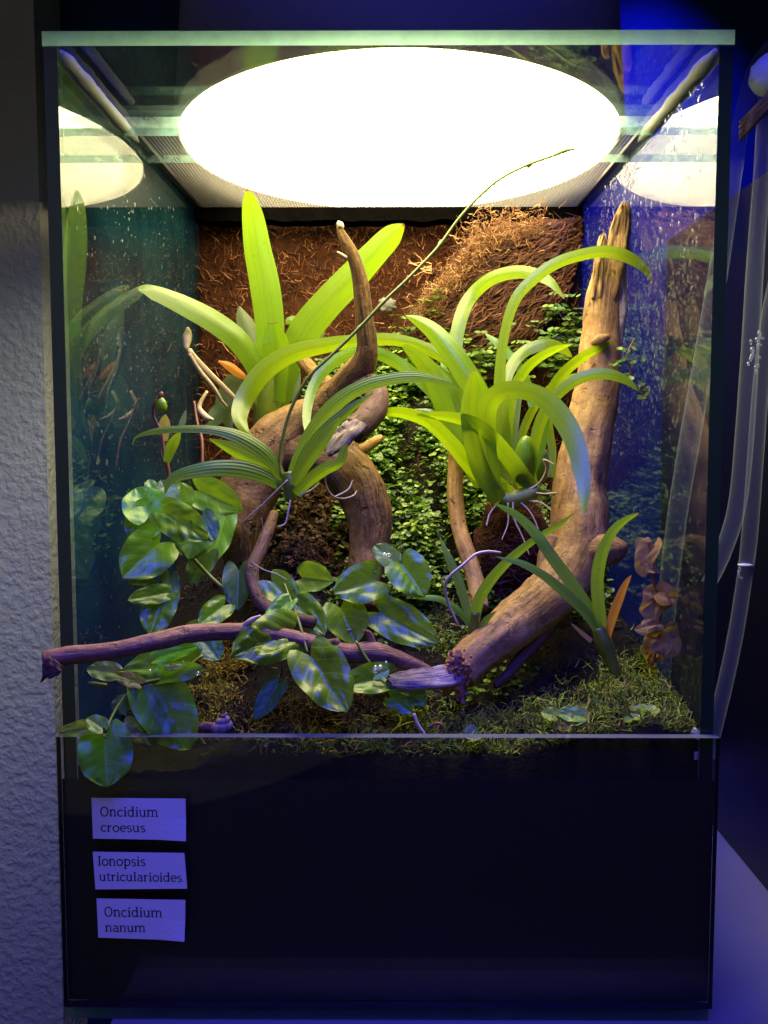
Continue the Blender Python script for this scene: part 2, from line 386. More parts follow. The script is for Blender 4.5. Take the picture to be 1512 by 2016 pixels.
def strap(name, ctrl, mat, parent, roll=0.35, fold=0.14, n=26, thick=0.0004, wave=0.0, arch=0.0, seed=0):
    """strap leaf through (px,py,Y,width_px): base first, tip last; two skins with a real thickness"""
    S = cr([tuple(P(c[0], c[1], c[2])) + (c[3],) for c in ctrl], n)
    pts = [Vector(s[:3]) for s in S]
    m = 7; V = []; UV = []
    L = sum((pts[i + 1] - pts[i]).length for i in range(n - 1)); acc = 0
    for i, p in enumerate(pts):
        if i: acc += (p - pts[i - 1]).length
        t = (pts[min(i + 1, n - 1)] - pts[max(i - 1, 0)]).normalized()
        v = (p - CAM).normalized()
        s0 = v.cross(t).normalized(); n0 = t.cross(s0).normalized()
        r = roll if not isinstance(roll, tuple) else roll[0] + (roll[1] - roll[0]) * i / (n - 1)
        s = s0 * math.cos(r) + n0 * math.sin(r); nn = t.cross(s).normalized()
        hw = max(S[i][3], 0.3) * 0.475 * mpp(p) / max(math.cos(r), 0.5)
        for k in range(m):
            u = -1 + 2 * k / (m - 1)
            off = nn * (abs(u) ** 1.1 * fold * hw) + nn * (wave * hw * math.sin(acc * 160 + u * 2 + seed))
            V.append(p + s * (u * hw) + off); UV.append((k / (m - 1), i / (n - 1)))
    Fc = [(i * m + k, i * m + k + 1, (i + 1) * m + k + 1, (i + 1) * m + k) for i in range(n - 1) for k in range(m - 1)]
    return mk(name, V, Fc, mat, parent, UV)
def heart(name, base, tip, width, mat, parent, roll=0.0, fold=0.25, quilt=1.0, curl=0.0, lobe=0.22, seed=0, stalk=None, ovate=0.31, flat=0.55):
    """heart-shaped quilted leaf from base=(px,py,Y) to tip, width in px"""
    b = P(*base); t = P(*tip); ym = (base[2] + tip[2]) / 2; dy = flat * (b.z - t.z)
    if abs(dy) > abs(base[2] - tip[2]) or dy * (base[2] - tip[2]) < 0:
        b = P(base[0], base[1], ym + dy / 2); t = P(tip[0], tip[1], ym - dy / 2)
    ax = t - b; L = ax.length; ax.normalize(); rg = random.Random(int(seed * 977) + 5); quilt = quilt * rg.uniform(.5, .85); vs = rg.uniform(.19, .27); vk = rg.uniform(.28, .5); vo = rg.uniform(0, 1)
    v = ((b + t) / 2 - CAM).normalized()
    s0 = v.cross(ax).normalized(); n0 = ax.cross(s0).normalized()
    def up_n(r_):
        s_ = s0 * math.cos(r_) + n0 * math.sin(r_); q_ = ax.cross(s_).normalized()
        return s_, (-q_ if q_.dot(-v) < 0 else q_)
    s, nn = max(up_n(abs(roll) * .6), up_n(-abs(roll) * .6), key=lambda q_: q_[1].z)
    hwm = width * 0.495 * mpp((b + t) / 2) / max(math.cos(roll), 0.4)
    nu, nv = 16, 20; V = []; UV = []; PH = []
    te = .56; ym_ = ovate / (ovate + te); pk = (ym_ ** ovate) * ((1 - ym_) ** te); b = b + ax * (L * .10); L *= .92
    for side in (0,):
        for i in range(nv + 1):
            y = i / nv
            hw = (((y + 0.03) / 1.03) ** (ovate) * (1.0001 - y) ** te) / pk * hwm
            hw *= 1 - 0.25 * max(0, y - 0.75) / 0.25 * (1 if y < 1 else 1)
            for k in range(nu + 1):
                u = -1 + 2 * k / nu; au = abs(u)
                y2 = y - lobe * (1 - y) ** 2.2 * (1 - (1 - au) ** 2)
                ed = 1 - au ** 3
                ph = (y2 - vk * au) / vs + vo
                q = abs(math.sin(math.pi * ph)) ** 0.7 * (1 - (2 * au - 1) ** 4) * (0.6 + 0.4 * ed) if au > 0.02 else 0
                q *= max(0.1, .70 + 1.5 * noise.noise(Vector((u * 3.1 + seed, y * 4.3, seed * 2.7)))) * min(1, (1 - au) * 3.2)
                hgt = quilt * 0.055 * L * q * (0.55 + 0.45 * math.sin(math.pi * min(1, max(0, y))))
                q2 = noise.noise(Vector((u * 2.2 + seed * 3.7, y * 3.2, seed * 1.3)))
                hgt += 0.05 * L * q2 * au
                hgt += fold * hw * au
                hgt -= curl * L * y * y
                hgt += 0.035 * L * math.sin(y * 14 + seed + (3 if u > 0 else 0)) * au ** 4
                V.append(b + ax * (L * y2) + s * (u * hw) + nn * (hgt - (0.0005 if side else 0)))
                UV.append((k / nu, y)); PH.append(ph)
    rr = nu + 1
    Fc = [(i * rr + k, i * rr + k + 1, i * rr + k + 1 + rr, i * rr + k + rr) for i in range(nv) for k in range(nu)]
    o = mk(name, V, Fc, mat, parent, UV, rnd=PH)
    if stalk:
        limb('petiole', [(stalk[0], stalk[1], stalk[2], 5), ((stalk[0] + base[0]) / 2, (stalk[1] + base[1]) / 2 - 4, (stalk[2] + base[2]) / 2, 5), (base[0], base[1], base[2], 5)], M_stemG, parent, rings=8, sides=6, rough=0.05)
    return o
class Strands:
    def __init__(s): s.V = []; s.F = []; s.R = []
    def add(s, pts, r, rnd, taper=True):
        n = len(pts); o = len(s.V)
        t0 = (pts[-1] - pts[0]).normalized() if (pts[-1] - pts[0]).length > 1e-9 else Vector((0, 0, 1))
        a = t0.orthogonal().normalized(); b = t0.cross(a)
        for i, p in enumerate(pts):
            rr = r * (1 - 0.7 * i / (n - 1)) if taper else r
            for k in range(3):
                g = 2.0944 * k
                s.V.append(p + (a * math.cos(g) + b * math.sin(g)) * rr); s.R.append(rnd)
        for i in range(n - 1):
            for k in range(3):
                c = o + i * 3 + k; d = o + i * 3 + (k + 1) % 3
                s.F.append((c, d, d + 3, c + 3))
    def wiggle(s, p, d, length, r, rnd, k=4, w=0.35):
        pts = [p.copy()]; d = d.normalized()
        for i in range(k):
            d = (d + Vector((random.gauss(0, w), random.gauss(0, w), random.gauss(0, w)))).normalized()
            pts.append(pts[-1] + d * (length / k))
        s.add(pts, r, rnd)
    def leaf(s, p, nrm, dr, size, rnd, k=6, oval=0.85):
        d = (dr - nrm * dr.dot(nrm))
        if d.length < 1e-5: d = nrm.orthogonal()
        d.normalize(); e = nrm.cross(d)
        o = len(s.V); s.V.append(p + nrm * (-size * 0.10)); s.R.append(rnd)
        for i in range(k):
            a = 2 * math.pi * i / k
            s.V.append(p + d * math.cos(a) * size * 0.5 + e * math.sin(a) * size * 0.5 * oval); s.R.append(rnd)
        for i in range(k): s.F.append((o, o + 1 + i, o + 1 + (i + 1) % k))
    def build(s, name, mat, parent=None, smooth=False):
        return mk(name, s.V, s.F, mat, parent, rnd=s.R, smooth=smooth)
def ellipsoid(c, rx, ry, rz, seg=12, rng=8, rot=None, bump=0.0, seed=0):
    V = []; UV = []; Fc = []
    for i in range(rng + 1):
        th = math.pi * i / rng
        for k in range(seg):
            a = 2 * math.pi * k / seg
            d = Vector((rx * math.sin(th) * math.cos(a), ry * math.sin(th) * math.sin(a), rz * math.cos(th)))
            d *= 1 + bump * noise.noise(d.normalized() * 2.3 + Vector((seed, seed, 0)))
            if rot is not None: d = rot @ d
            V.append(Vector(c) + d); UV.append((k / seg, i / rng))
    for i in range(rng):
        for k in range(seg):
            a = i * seg + k; b = i * seg + (k + 1) % seg
            Fc.append((a, a + seg, b + seg, b))
    return V, Fc, UV
# ------------------------------------------------------------------ setting
v, f = box(-0.30, 1.6, 0.372, 0.40, -0.9, 1.5)
tag(mk('back_wall', v, f, M_navy, smooth=False), 'dark blue painted wall behind the tank', None, None, 'structure')
v, f = box(-1.6, -0.266, 0.312, 0.3715, -0.9, 1.5)
tag(mk('plaster_wall', v, f, M_plaster, smooth=False), 'rough white plaster wall beside the tank', None, None, 'structure')
v, f = box(-0.129, 0.7, -0.05, 0.3715, -0.022, -0.0005)
tag(mk('shelf', v, f, M_shelf, smooth=False), 'pale smooth shelf under the tank', None, None, 'structure')

M_edge_clear = edge_mat('clear_glass_edge', (0.22, 0.24, 0.25), (0.3, 0.3, 0.3), 0.3)
# ------------------------------------------------------------------ glass tank
tank = thing('glass_tank', 'tall rimless glass tank with open front and black lower panel', 'terrarium', (0, 0, 0))
def pane(name, b, mats, idx, parent=tank):
    v, f = box(*b); o = mk(name, v, f, mats, parent, smooth=False)
    for p, i in zip(o.data.polygons, idx): p.material_index = i
    return o
ZT0, ZT1 = 0.4418, 0.4480
left_pane = pane('side_pane', (-0.150, -0.144, 0.0, 0.322, 0.0065, ZT0 - 0.0004), [M_glassL, M_edge_dark], (0, 0, 1, 1, 1, 1))
right_pane = pane('side_pane', (0.144, 0.150, 0.0, 0.322, 0.0065, ZT0 - 0.0004), [M_glass, M_edge_dark], (0, 0, 1, 1, 1, 1))
pane('back_pane', (-0.1435, 0.1435, 0.317, 0.322, 0.0065, ZT0 - 0.0004), [M_glass, M_edge_dark], (1, 1, 0, 0, 1, 1))
pane('top_pane', (-0.1505, 0.1505, 0.0, 0.113, ZT0, ZT1), [M_glass, M_edge_mint, M_edge_pale], (1, 1, 1, 2, 0, 0))
pane('support_strip', (-0.1436, 0.1436, 0.104, 0.156, 0.4350, 0.4395), [M_glass, M_edge_pale], (1, 1, 1, 1, 0, 0))
pane('base_pane', (-0.150, 0.150, -0.0045, 0.322, 0.0, 0.0060), [M_glass, M_edge_mint], (1, 1, 1, 1, 0, 0))
pane('front_pane', (-0.151, 0.151, -0.0062, -0.0008, 0.0066, 0.1358), [M_front, M_edge_clear, M_black], (2, 2, 0, 0, 2, 1))
v, f = box(-0.1509, 0.1509, -0.0006, -0.0002, 0.0070, 0.1140)
mk('black_panel', v, f, M_black, tank, smooth=False)
def seam(a, b, r, seed, rings=40):
    a, b = Vector(a), Vector(b); V, Fc, UV = [], [], []
    t = (b - a).normalized(); s = t.orthogonal().normalized(); u = t.cross(s); sd = 12
    for i in range(rings):
        q = i / (rings - 1); p = a.lerp(b, q)
        rr = r * (0.85 + 0.35 * noise.noise(Vector((q * 9, seed, 0))) + 0.15 * noise.noise(Vector((q * 30, seed, 3)))) * min(1, 0.35 + 6 * min(q, 1 - q))
        for k in range(sd):
            g = 6.2832 * k / sd; V.append(p + (s * math.cos(g) + u * math.sin(g)) * rr); UV.append((k / sd, q))
    for i in range(rings - 1):
        for k in range(sd):
            c, d = i * sd + k, i * sd + (k + 1) % sd; Fc.append((c, d, d + sd, c + sd))
    Fc.append(tuple(range(sd))[::-1]); Fc.append(tuple((rings - 1) * sd + k for k in range(sd)))
    return mk('silicone_seam', V, Fc, M_silicone, tank, UV)
seam((-0.1425, 0.001, 0.4398), (-0.1425, 0.128, 0.4392), 0.0030, 1)
seam((0.1425, 0.001, 0.4398), (0.1425, 0.128, 0.4392), 0.0032, 2)
seam((0.1425, 0.0030, 0.1150), (0.1425, 0.0030, 0.1375), 0.0030, 3, 16)
seam((-0.1425, 0.0030, 0.1150), (-0.1425, 0.0030, 0.1350), 0.0022, 4, 16)
seam((-0.1425, 0.310, 0.25), (-0.1425, 0.310, 0.438), 0.0022, 5, 24)
# condensation on the side panes
def condense(side, pane_obj, n, y0, y1, z0, z1, seed, smin, smax):
    rg = random.Random(seed); V, Fc = [], []
    x = side * 0.1438
    for i in range(n):
        y = y0 + (y1 - y0) * rg.random(); z = z0 + (z1 - z0) * rg.random() ** 0.8
        if noise.noise(Vector((y * 22, z * 14, seed))) < -0.12 and rg.random() < 0.8: continue
        r = smin + (smax - smin) * rg.random() ** 3; ez = r * rg.uniform(1.0, 3.0)
        o = len(V)
        V.append(Vector((x - side * r * 0.5, y, z - ez * 0.2)))
        for k in range(7):
            a = 6.2832 * k / 7; V.append(Vector((x, y + math.cos(a) * r, z + math.sin(a) * ez)))
        for k in range(7):
            q = (o, o + 1 + k, o + 1 + (k + 1) % 7); Fc.append(q if side < 0 else q[::-1])
    o = mk('condensation', V, Fc, M_drop, pane_obj); o['kind'] = 'stuff'
condense(1, right_pane, 4200, 0.02, 0.29, 0.26, 0.437, 3, 0.0002, 0.0009)
condense(1, right_pane, 300, 0.01, 0.2, 0.17, 0.30, 4, 0.0002, 0.0008)
condense(-1, left_pane, 450, 0.02, 0.30, 0.30, 0.425, 5, 0.0002, 0.0006)
condense(-1, left_pane, 350, 0.01, 0.25, 0.17, 0.33, 6, 0.0002, 0.0008)
# mesh lid
lid = thing('mesh_lid', 'fine wire mesh lid over the rear of the tank top', 'lid', (0, 0.215, 0.4425))
V, Fc = [], []
def wirebox(b):
    v, f = box(*b); o = len(V); V.extend(v); Fc.extend(tuple(i + o for i in q) for q in f)
y = 0.1165; wr = 0.00016
while y < 0.316:
    wirebox((-0.1425, 0.1425, y - wr, y + wr, 0.4424, 0.4424 + 2 * wr)); y += 0.0021
x = -0.1415
while x < 0.1425:
    wirebox((x - wr, x + wr, 0.1155, 0.3165, 0.44205, 0.44205 + 2 * wr)); x += 0.0021
o = mk('wire_mesh', V, Fc, M_wire, lid, smooth=False); o['kind'] = 'stuff'
for b in ((-0.1435, -0.1395, 0.1145, 0.3165, 0.4400, 0.4419), (0.1395, 0.1435, 0.1145, 0.3165, 0.4400, 0.4419), (-0.1394, 0.1394, 0.3125, 0.3165, 0.4400, 0.4419)):
    v, f = box(*b); mk('lid_frame', v, f, M_cab, lid, smooth=False)

# ------------------------------------------------------------------ lamp above the tank
lamp = thing('grow_lamp', 'large drum shaped lamp glowing white above the tank', 'lamp', (0, 0.176, 0.45))
def rim(cx, cyy, prof, seg=72):
    V, Fc = [], []
    for (sx, sy, z) in prof:
        for k in range(seg):
            a = 6.2832 * k / seg; V.append(Vector((cx + sx * math.cos(a), cyy + sy * math.sin(a), z + LZ)))
    for i in range(len(prof) - 1):
        for k in range(seg):
            a = i * seg + k; b = i * seg + (k + 1) % seg; Fc.append((a, b, b + seg, a + seg))
    return V, Fc
LX, LY, LC, LZ = 0.1345, 0.1620, 0.1885, 0.001; LCX = 0.0065
V, Fc = rim(LCX, LC, [(LX, LY, 0.4500), (LX + 0.003, LY + 0.003, 0.4505), (LX * 0.985, LY * 0.985, 0.52), (LX * 0.95, LY * 0.95, 0.60), (LX * 0.82, LY * 0.82, 0.66), (0.05, 0.05, 0.69), (0.001, 0.001, 0.692)])
mk('lamp_shade', V, Fc, M_shade, lamp)
V, Fc = rim(LCX, LC, [(LX - 0.001, LY - 0.001, 0.4503), (LX * 0.97, LY * 0.97, 0.485), (LX * 0.86, LY * 0.86, 0.515), (0.06, 0.06, 0.532), (0.001, 0.001, 0.533)])
mk('glowing_diffuser', V, [q[::-1] for q in Fc], M_lamp, lamp)

# ------------------------------------------------------------------ paper name labels
GL = {}
TH, TN = 0.19, 0.11
def arc(cx, cy_, rx, ry, a0, a1, n=12):
    return [(cx + rx * math.cos(R(a0 + (a1 - a0) * i / n)), cy_ + ry * math.sin(R(a0 + (a1 - a0) * i / n))) for i in range(n + 1)]
def ser(x, y, w=0.2): return ([(x - w, y), (x + w, y)], TN)
GL['O'] = (1.22, [(arc(.58, .68, .46, .66, 0, 360, 24), .16)])
GL['I'] = (0.55, [([(.27, 0), (.27, 1.36)], TH), ser(.27, .05, .2), ser(.27, 1.31, .2)])
nst = lambda x: [([(x, 0), (x, .96)], TH), ser(x, .05, .18), ([(x - .2, .93), (x, .93)], TN)]
arch = lambda x: [([(x, .70)] + arc(x + .30, .66, .27, .29, 150, 0, 8) + [(x + .57, 0)], .155), ser(x + .57, .05, .18)]
GL['n'] = (1.02, nst(.2) + arch(.2)); GL['m'] = (1.56, nst(.2) + arch(.2) + arch(.75))
GL['u'] = (1.02, [([(.2, .96), (.2, .35)] + arc(.46, .32, .26, .28, 180, 320, 8), .155), ([(.76, 0), (.76, .96)], TH), ([(0, .93), (.2, .93)], TN), ([(.56, .93), (.76, .93)], TN), ([(.76, .05), (.95, .05)], TN)])
GL['i'] = (0.52, [([(.26, 0), (.26, .96)], TH), ser(.26, .05, .2), ([(.06, .93), (.26, .93)], TN), ([(.26, 1.17), (.26, 1.38)], .22)])
GL['l'] = (0.52, [([(.26, 0), (.26, 1.45)], TH), ser(.26, .05, .2), ([(.06, 1.42), (.26, 1.42)], TN)])
GL['c'] = (0.84, [(arc(.47, .48, .37, .45, 45, 315, 16), .16)])
GL['e'] = (0.90, [(arc(.46, .48, .36, .45, 0, 312, 16), .15), ([(.1, .5), (.82, .5)], TN)])
GL['o'] = (0.98, [(arc(.49, .48, .38, .45, 0, 360, 20), .16)])
GL['d'] = (1.04, [(arc(.46, .48, .34, .45, 40, 320, 16), .15), ([(.78, 0), (.78, 1.45)], TH), ([(.58, 1.42), (.78, 1.42)], TN), ([(.78, .05), (.98, .05)], TN)])
GL['p'] = (1.02, [(arc(.56, .48, .34, .45, 140, -140, 16), .15), ([(.24, -.42), (.24, .96)], TH), ser(.24, -.38, .18), ([(.04, .93), (.24, .93)], TN)])
GL['r'] = (0.72, nst(.22) + [([(.22, .6)] + arc(.5, .62, .26, .28, 160, 60, 6), .16)])
GL['s'] = (0.76, [(arc(.38, .70, .25, .22, 35, 270, 10)[:-1] + [(.40, .47)] + arc(.38, .25, .28, .23, 85, -145, 10), .14)])
GL['t'] = (0.64, [([(.26, 1.25), (.26, .25)] + arc(.42, .22, .16, .18, 180, 310, 6), .16), ([(.05, .92), (.58, .92)], TN)])
GL['a'] = (0.92, [(arc(.42, .66, .28, .27, 150, 0, 8) + [(.70, .0)], .16), (arc(.40, .28, .28, .25, 60, 330, 12), .14), ([(.70, .05), (.88, .05)], TN)])
def stroke(pts, wd):
    V, Fc = [], []
    n = len(pts)
    for i, (x, y_) in enumerate(pts):
        a = pts[max(i - 1, 0)]; b = pts[min(i + 1, n - 1)]
        if pts[0] == pts[-1] and i in (0, n - 1): a, b = pts[-2], pts[1]
        dx, dy = b[0] - a[0], b[1] - a[1]; l = math.hypot(dx, dy) or 1
        px_, py_ = -dy / l * wd / 2, dx / l * wd / 2
        V += [(x + px_, y_ + py_), (x - px_, y_ - py_)]
    for i in range(n - 1): Fc.append((2 * i, 2 * i + 1, 2 * i + 3, 2 * i + 2))
    return V, Fc
YL = -0.0066
def paper_label(label, corners, lines, curl=0.0012):
    c = [P(x, y_, YL) for x, y_ in corners]         # tl, tr, br, bl
    ctr = sum(c, Vector()) / 4
    t = thing('name_label', label, 'label', ctr, 'paper name labels on the black panel')
    n = Vector((0, -1, 0)) ; V = []; Fc = []; nn = 6
    for s in (0, 1):
        for j in range(nn + 1):
            for i in range(nn + 1):
                q = c[0].lerp(c[1], i / nn).lerp(c[3].lerp(c[2], i / nn), j / nn)
                V.append(q + Vector((0, 0.0002 * s - curl * (max(0, i / nn - .70) * max(0, j / nn - .5) * 7), 0)))
    for j in range(nn):
        for i in range(nn):
            a = j * (nn + 1) + i; Q = (nn + 1) ** 2
            Fc.append((a, a + nn + 1, a + nn + 2, a + 1)); Fc.append((Q + a, Q + a + 1, Q + a + nn + 2, Q + a + nn + 1))
    mk('paper', V, Fc, M_paper, t, smooth=False)
    for txt, x0, y0, x1, y1, xh in lines:           # baseline px left, right; x height px
        adv = sum(GL[ch][0] for ch in txt); V, Fc = [], []; pen = 0; lay = 0
        a = P(x0, y0, YL - 0.00012); b = P(x1, y1, YL - 0.00012); ex = (b - a) / adv; up = Vector((0, 0, xh * mpp(a)))
        for ch in txt:
            for pts, wd in GL[ch][1]:
                sv, sf = stroke(pts, wd); o = len(V); lay += 1
                V += [a + ex * (pen + x) + up * y_ + Vector((0, -0.000004 * (lay % 9), 0)) for x, y_ in sv]; Fc += [tuple(i + o for i in q) for q in sf]
            pen += GL[ch][0]
        mk('lettering', V, Fc, M_ink, t, smooth=False)
paper_label('white paper label printed Oncidium croesus, topmost of the three', [(180, 1571), (365, 1572.5), (367, 1654), (183, 1651)],
            [('Oncidium', 197, 1607, 312, 1608, 14), ('croesus', 198, 1637, 287, 1638, 13)])
paper_label('white paper label printed Ionopsis utricularioides', [(182.5, 1677), (363, 1679.5), (368.5, 1749.5), (188, 1751)],
            [('Ionopsis', 192, 1704, 287, 1705, 14), ('utricularioides', 195, 1734, 359, 1736, 13)], 0.0)
paper_label('white paper label printed Oncidium nanum, lowest of the three', [(190, 1769), (365, 1772), (364, 1851.5), (193.5, 1846)],
            [('Oncidium', 205, 1804, 320, 1806, 14), ('nanum', 207, 1834, 287, 1835, 13)])

# ------------------------------------------------------------------ things beside the tank
v, f = box(0.228, 0.60, 0.0, 0.366, 0.0, 0.43)
tag(mk('black_cabinet', v, f, M_cab, smooth=False), 'black cabinet standing on the shelf beside the tank', 'cabinet')
def hose(label, ctrl, extra=None):
    b = P(*ctrl[0][:3]); t = thing('clear_tube', label, 'tube', b, 'clear tubes hanging beside the tank')
    limb('tube_wall', [(c[0], c[1], c[2], c[3] * .86) for c in ctrl], M_tube, t, rings=48, sides=14, rough=0.02, grain=0.0, cap=False)
    return t
hose('clear plastic tube looping high and bending behind the right glass pane', [(1560, 70, .20, 30), (1520, 92, .20, 34), (1482, 150, .20, 36), (1458, 250, .20, 38), (1438, 380, .20, 40), (1410, 560, .20, 44), (1380, 740, .20, 46), (1352, 900, .20, 46), (1330, 1040, .20, 44), (1312, 1200, .20, 42), (1300, 1360, .20, 40)])
hose('clear plastic tube hanging straight and nearest the tank', [(1508, 180, .12, 34), (1500, 330, .12, 36), (1488, 500, .12, 38), (1476, 700, .12, 40), (1464, 880, .12, 42), (1450, 1000, .12, 40), (1424, 1085, .12, 38), (1395, 1150, .12, 34)])
h3 = hose('clear plastic tube with droplets and a water line inside', [(1540, 500, .135, 34), (1515, 620, .135, 36), (1498, 760, .135, 36), (1486, 920, .135, 36), (1476, 1050, .135, 36), (1464, 1150, .135, 34), (1446, 1260, .135, 34), (1420, 1380, .135, 34), (1392, 1490, .135, 34)])
cpt = P(1467, 1112, .135); rr = 15 * mpp(cpt)
V, Fc, UV = ellipsoid(cpt, rr, rr, 0.0008, 16, 6)
mk('water_line', V, Fc, M_white_plastic, h3, UV)
gs = []
rg = random.Random(5)
for i in range(16):
    q = P(1494 + rg.uniform(-14, 10) - i * 0.6, 655 + i * 5 + rg.uniform(-3, 3), .128); gs.append(ellipsoid(q, *(rg.uniform(.0007, .0014),) * 2, rg.uniform(.0008, .002), 8, 6))
for i in range(6): gs.append(ellipsoid(P(1457 + rg.uniform(-3, 3), 1118 + i * 4, .128), .0007, .0007, .0009, 8, 6))
mk('droplet', *merge(*gs)[:2], M_drop, h3)['kind'] = 'stuff'
st = thing('straw_bundle', 'bundle of dry brown straw tied beside the tank', 'straw', P(1500, 225, .10))
rg = random.Random(9)
for i in range(9):
    k = i * 4.2
    limb('straw', [(1540, 150 + k * 1.2, .09, 8), (1510, 188 + k * 0.9 + rg.uniform(-3, 3), .095, 9), (1480, 220 + k * 0.9, .10, 9), (1456, 243 + k * 1.1 + rg.uniform(-4, 4), .105, 6)], M_straw, st, rings=12, sides=7, rough=0.1)
V, Fc, UV = ellipsoid(P(1514, 150, .10), .010, .010, .011, 20, 12, bump=0.12)
tag(mk('tube_cap', V, Fc, M_white_plastic, None, UV), 'rounded pale plastic cap above the straw bundle', 'cap')
# ------------------------------------------------------------------ soil
def interp(t, xs, ys):
    if t <= xs[0]: return ys[0]
    for i in range(len(xs) - 1):
        if t <= xs[i + 1]: return ys[i] + (ys[i + 1] - ys[i]) * (t - xs[i]) / (xs[i + 1] - xs[i])
    return ys[-1]
HY = [0, .05, .10, .15, .20, .25, .30, .32]
HC = [.124, .131, .148, .184, .240, .292, .325, .335]
HL = [.117, .119, .126, .143, .180, .225, .250, .255]
HR = [.136, .142, .150, .165, .190, .205, .215, .220]
def soil_h(x, y):
    k = max(0, min(1, (abs(x) - .045) / .075)); k = k * k * (3 - 2 * k)
    h = interp(y, HY, HC) * (1 - k) + interp(y, HY, HL if x < 0 else HR) * k
    return h + 0.005 * noise.noise(Vector((x * 45, y * 45, 1))) + 0.0025 * noise.noise(Vector((x * 150, y * 150, 5)))
def soil_n(x, y):
    e = 0.004
    return Vector((soil_h(x - e, y) - soil_h(x + e, y), soil_h(x, y - e) - soil_h(x, y + e), 2 * e)).normalized()
nx, ny = 90, 90; V = []; Fc = []
X0, X1, Y0, Y1 = -0.1436, 0.1436, 0.0004, 0.3165
for j in range(ny + 1):
    for i in range(nx + 1):
        x = X0 + (X1 - X0) * i / nx; y_ = Y0 + (Y1 - Y0) * j / ny; V.append(Vector((x, y_, soil_h(x, y_))))
for j in range(ny):
    for i in range(nx):
        a = j * (nx + 1) + i; Fc.append((a, a + 1, a + nx + 2, a + nx + 1))
ring = [i for i in range(nx + 1)] + [(j + 1) * (nx + 1) + nx for j in range(ny)] + [ny * (nx + 1) + i for i in range(nx - 1, -1, -1)] + [j * (nx + 1) for j in range(ny - 1, 0, -1)]
o0 = len(V)
for i in ring: V.append(Vector((V[i].x, V[i].y, 0.0075)))
for i in range(len(ring)):
    j = (i + 1) % len(ring); Fc.append((ring[j], ring[i], o0 + i, o0 + j))
tag(mk('soil', V, Fc, M_soil), 'dark soil sloping up towards the back of the tank', None, None, 'structure')
def on_soil(px, py, y0=0.004, y1=0.31):     # where a sight line meets the soil
    n = 160
    for i in range(n + 1):
        y_ = y0 + (y1 - y0) * i / n; q = P(px, py, y_)
        if q.z <= soil_h(q.x, y_): return q
    return None

# ------------------------------------------------------------------ fibre board and root slab on the back
fb = thing('fibre_board', 'brown coconut fibre board covering the back of the tank', 'fibre board', (0, 0.305, 0.2))
gx, gz = 70, 60; V, Fc = [], []
def board_y(x, z): return 0.292 + (z - 0.2) * 0.055 + 0.003 * noise.noise(Vector((x * 40, z * 40, 2))) + 0.002 * noise.noise(Vector((x * 140, z * 140, 4)))
for j in range(gz + 1):
    for i in range(gx + 1):
        x = -0.1432 + 0.2864 * i / gx; z = 0.16 + (0.4395 - 0.16) * j / gz; V.append(Vector((x, board_y(x, z), z)))
for j in range(gz):
    for i in range(gx):
        a = j * (gx + 1) + i; Fc.append((a, a + 1, a + gx + 2, a + gx + 1))
o0 = len(V)
corner = [0, gx, gz * (gx + 1) + gx, gz * (gx + 1)]
for i in corner: V.append(Vector((V[i].x, 0.3155, V[i].z)))
Fc += [(o0 + 3, o0 + 2, o0 + 1, o0)]
edges = [[i for i in range(gx + 1)], [j * (gx + 1) + gx for j in range(gz + 1)], [gz * (gx + 1) + i for i in range(gx, -1, -1)], [j * (gx + 1) for j in range(gz, -1, -1)]]
for e, (a, b) in zip(edges, ((0, 1), (1, 2), (2, 3), (3, 0))): Fc.append(tuple(reversed(e)) + (o0 + a, o0 + b))
mk('board', V, Fc, M_fibreB, fb)
S = Strands(); rg = random.Random(3)
for i in range(7500):
    x = rg.uniform(-.142, .142); z = rg.uniform(.20, .436)
    p = Vector((x, board_y(x, z) - 0.0005 - rg.random() * 0.002, z))
    ang = rg.gauss(1.5, 0.75)
    S.wiggle(p, Vector((math.cos(ang), rg.gauss(-.25, .25), math.sin(ang))), rg.uniform(.004, .013), rg.uniform(.0002, .0006), min(1, max(0, rg.gauss(.42, .27))), 3, .4)
o = S.build('fibre', M_fibre, fb); o['kind'] = 'stuff'
# black strip added as shade along the board top, with its ragged dark edge
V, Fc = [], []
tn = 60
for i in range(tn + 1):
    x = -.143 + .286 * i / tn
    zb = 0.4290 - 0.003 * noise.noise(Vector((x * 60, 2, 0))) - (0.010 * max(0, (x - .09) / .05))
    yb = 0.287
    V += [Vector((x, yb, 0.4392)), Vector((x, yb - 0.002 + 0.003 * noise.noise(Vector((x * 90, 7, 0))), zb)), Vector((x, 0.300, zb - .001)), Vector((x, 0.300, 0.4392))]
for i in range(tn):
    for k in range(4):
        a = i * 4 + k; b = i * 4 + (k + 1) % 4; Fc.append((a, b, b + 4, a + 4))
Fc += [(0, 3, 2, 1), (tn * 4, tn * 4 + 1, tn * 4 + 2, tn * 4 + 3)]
mk('top_shade_strip', V, Fc, M_topshade, fb, smooth=False)
V, Fc, UV = ellipsoid(P(762, 600, .288), .0065, .0016, .0050, 16, 12, bump=0.9, seed=4)
mk('glue_spot', V, Fc, simple('grey_glue', (0.13, 0.13, 0.12), 0.6, 0.8, 700), fb, UV)
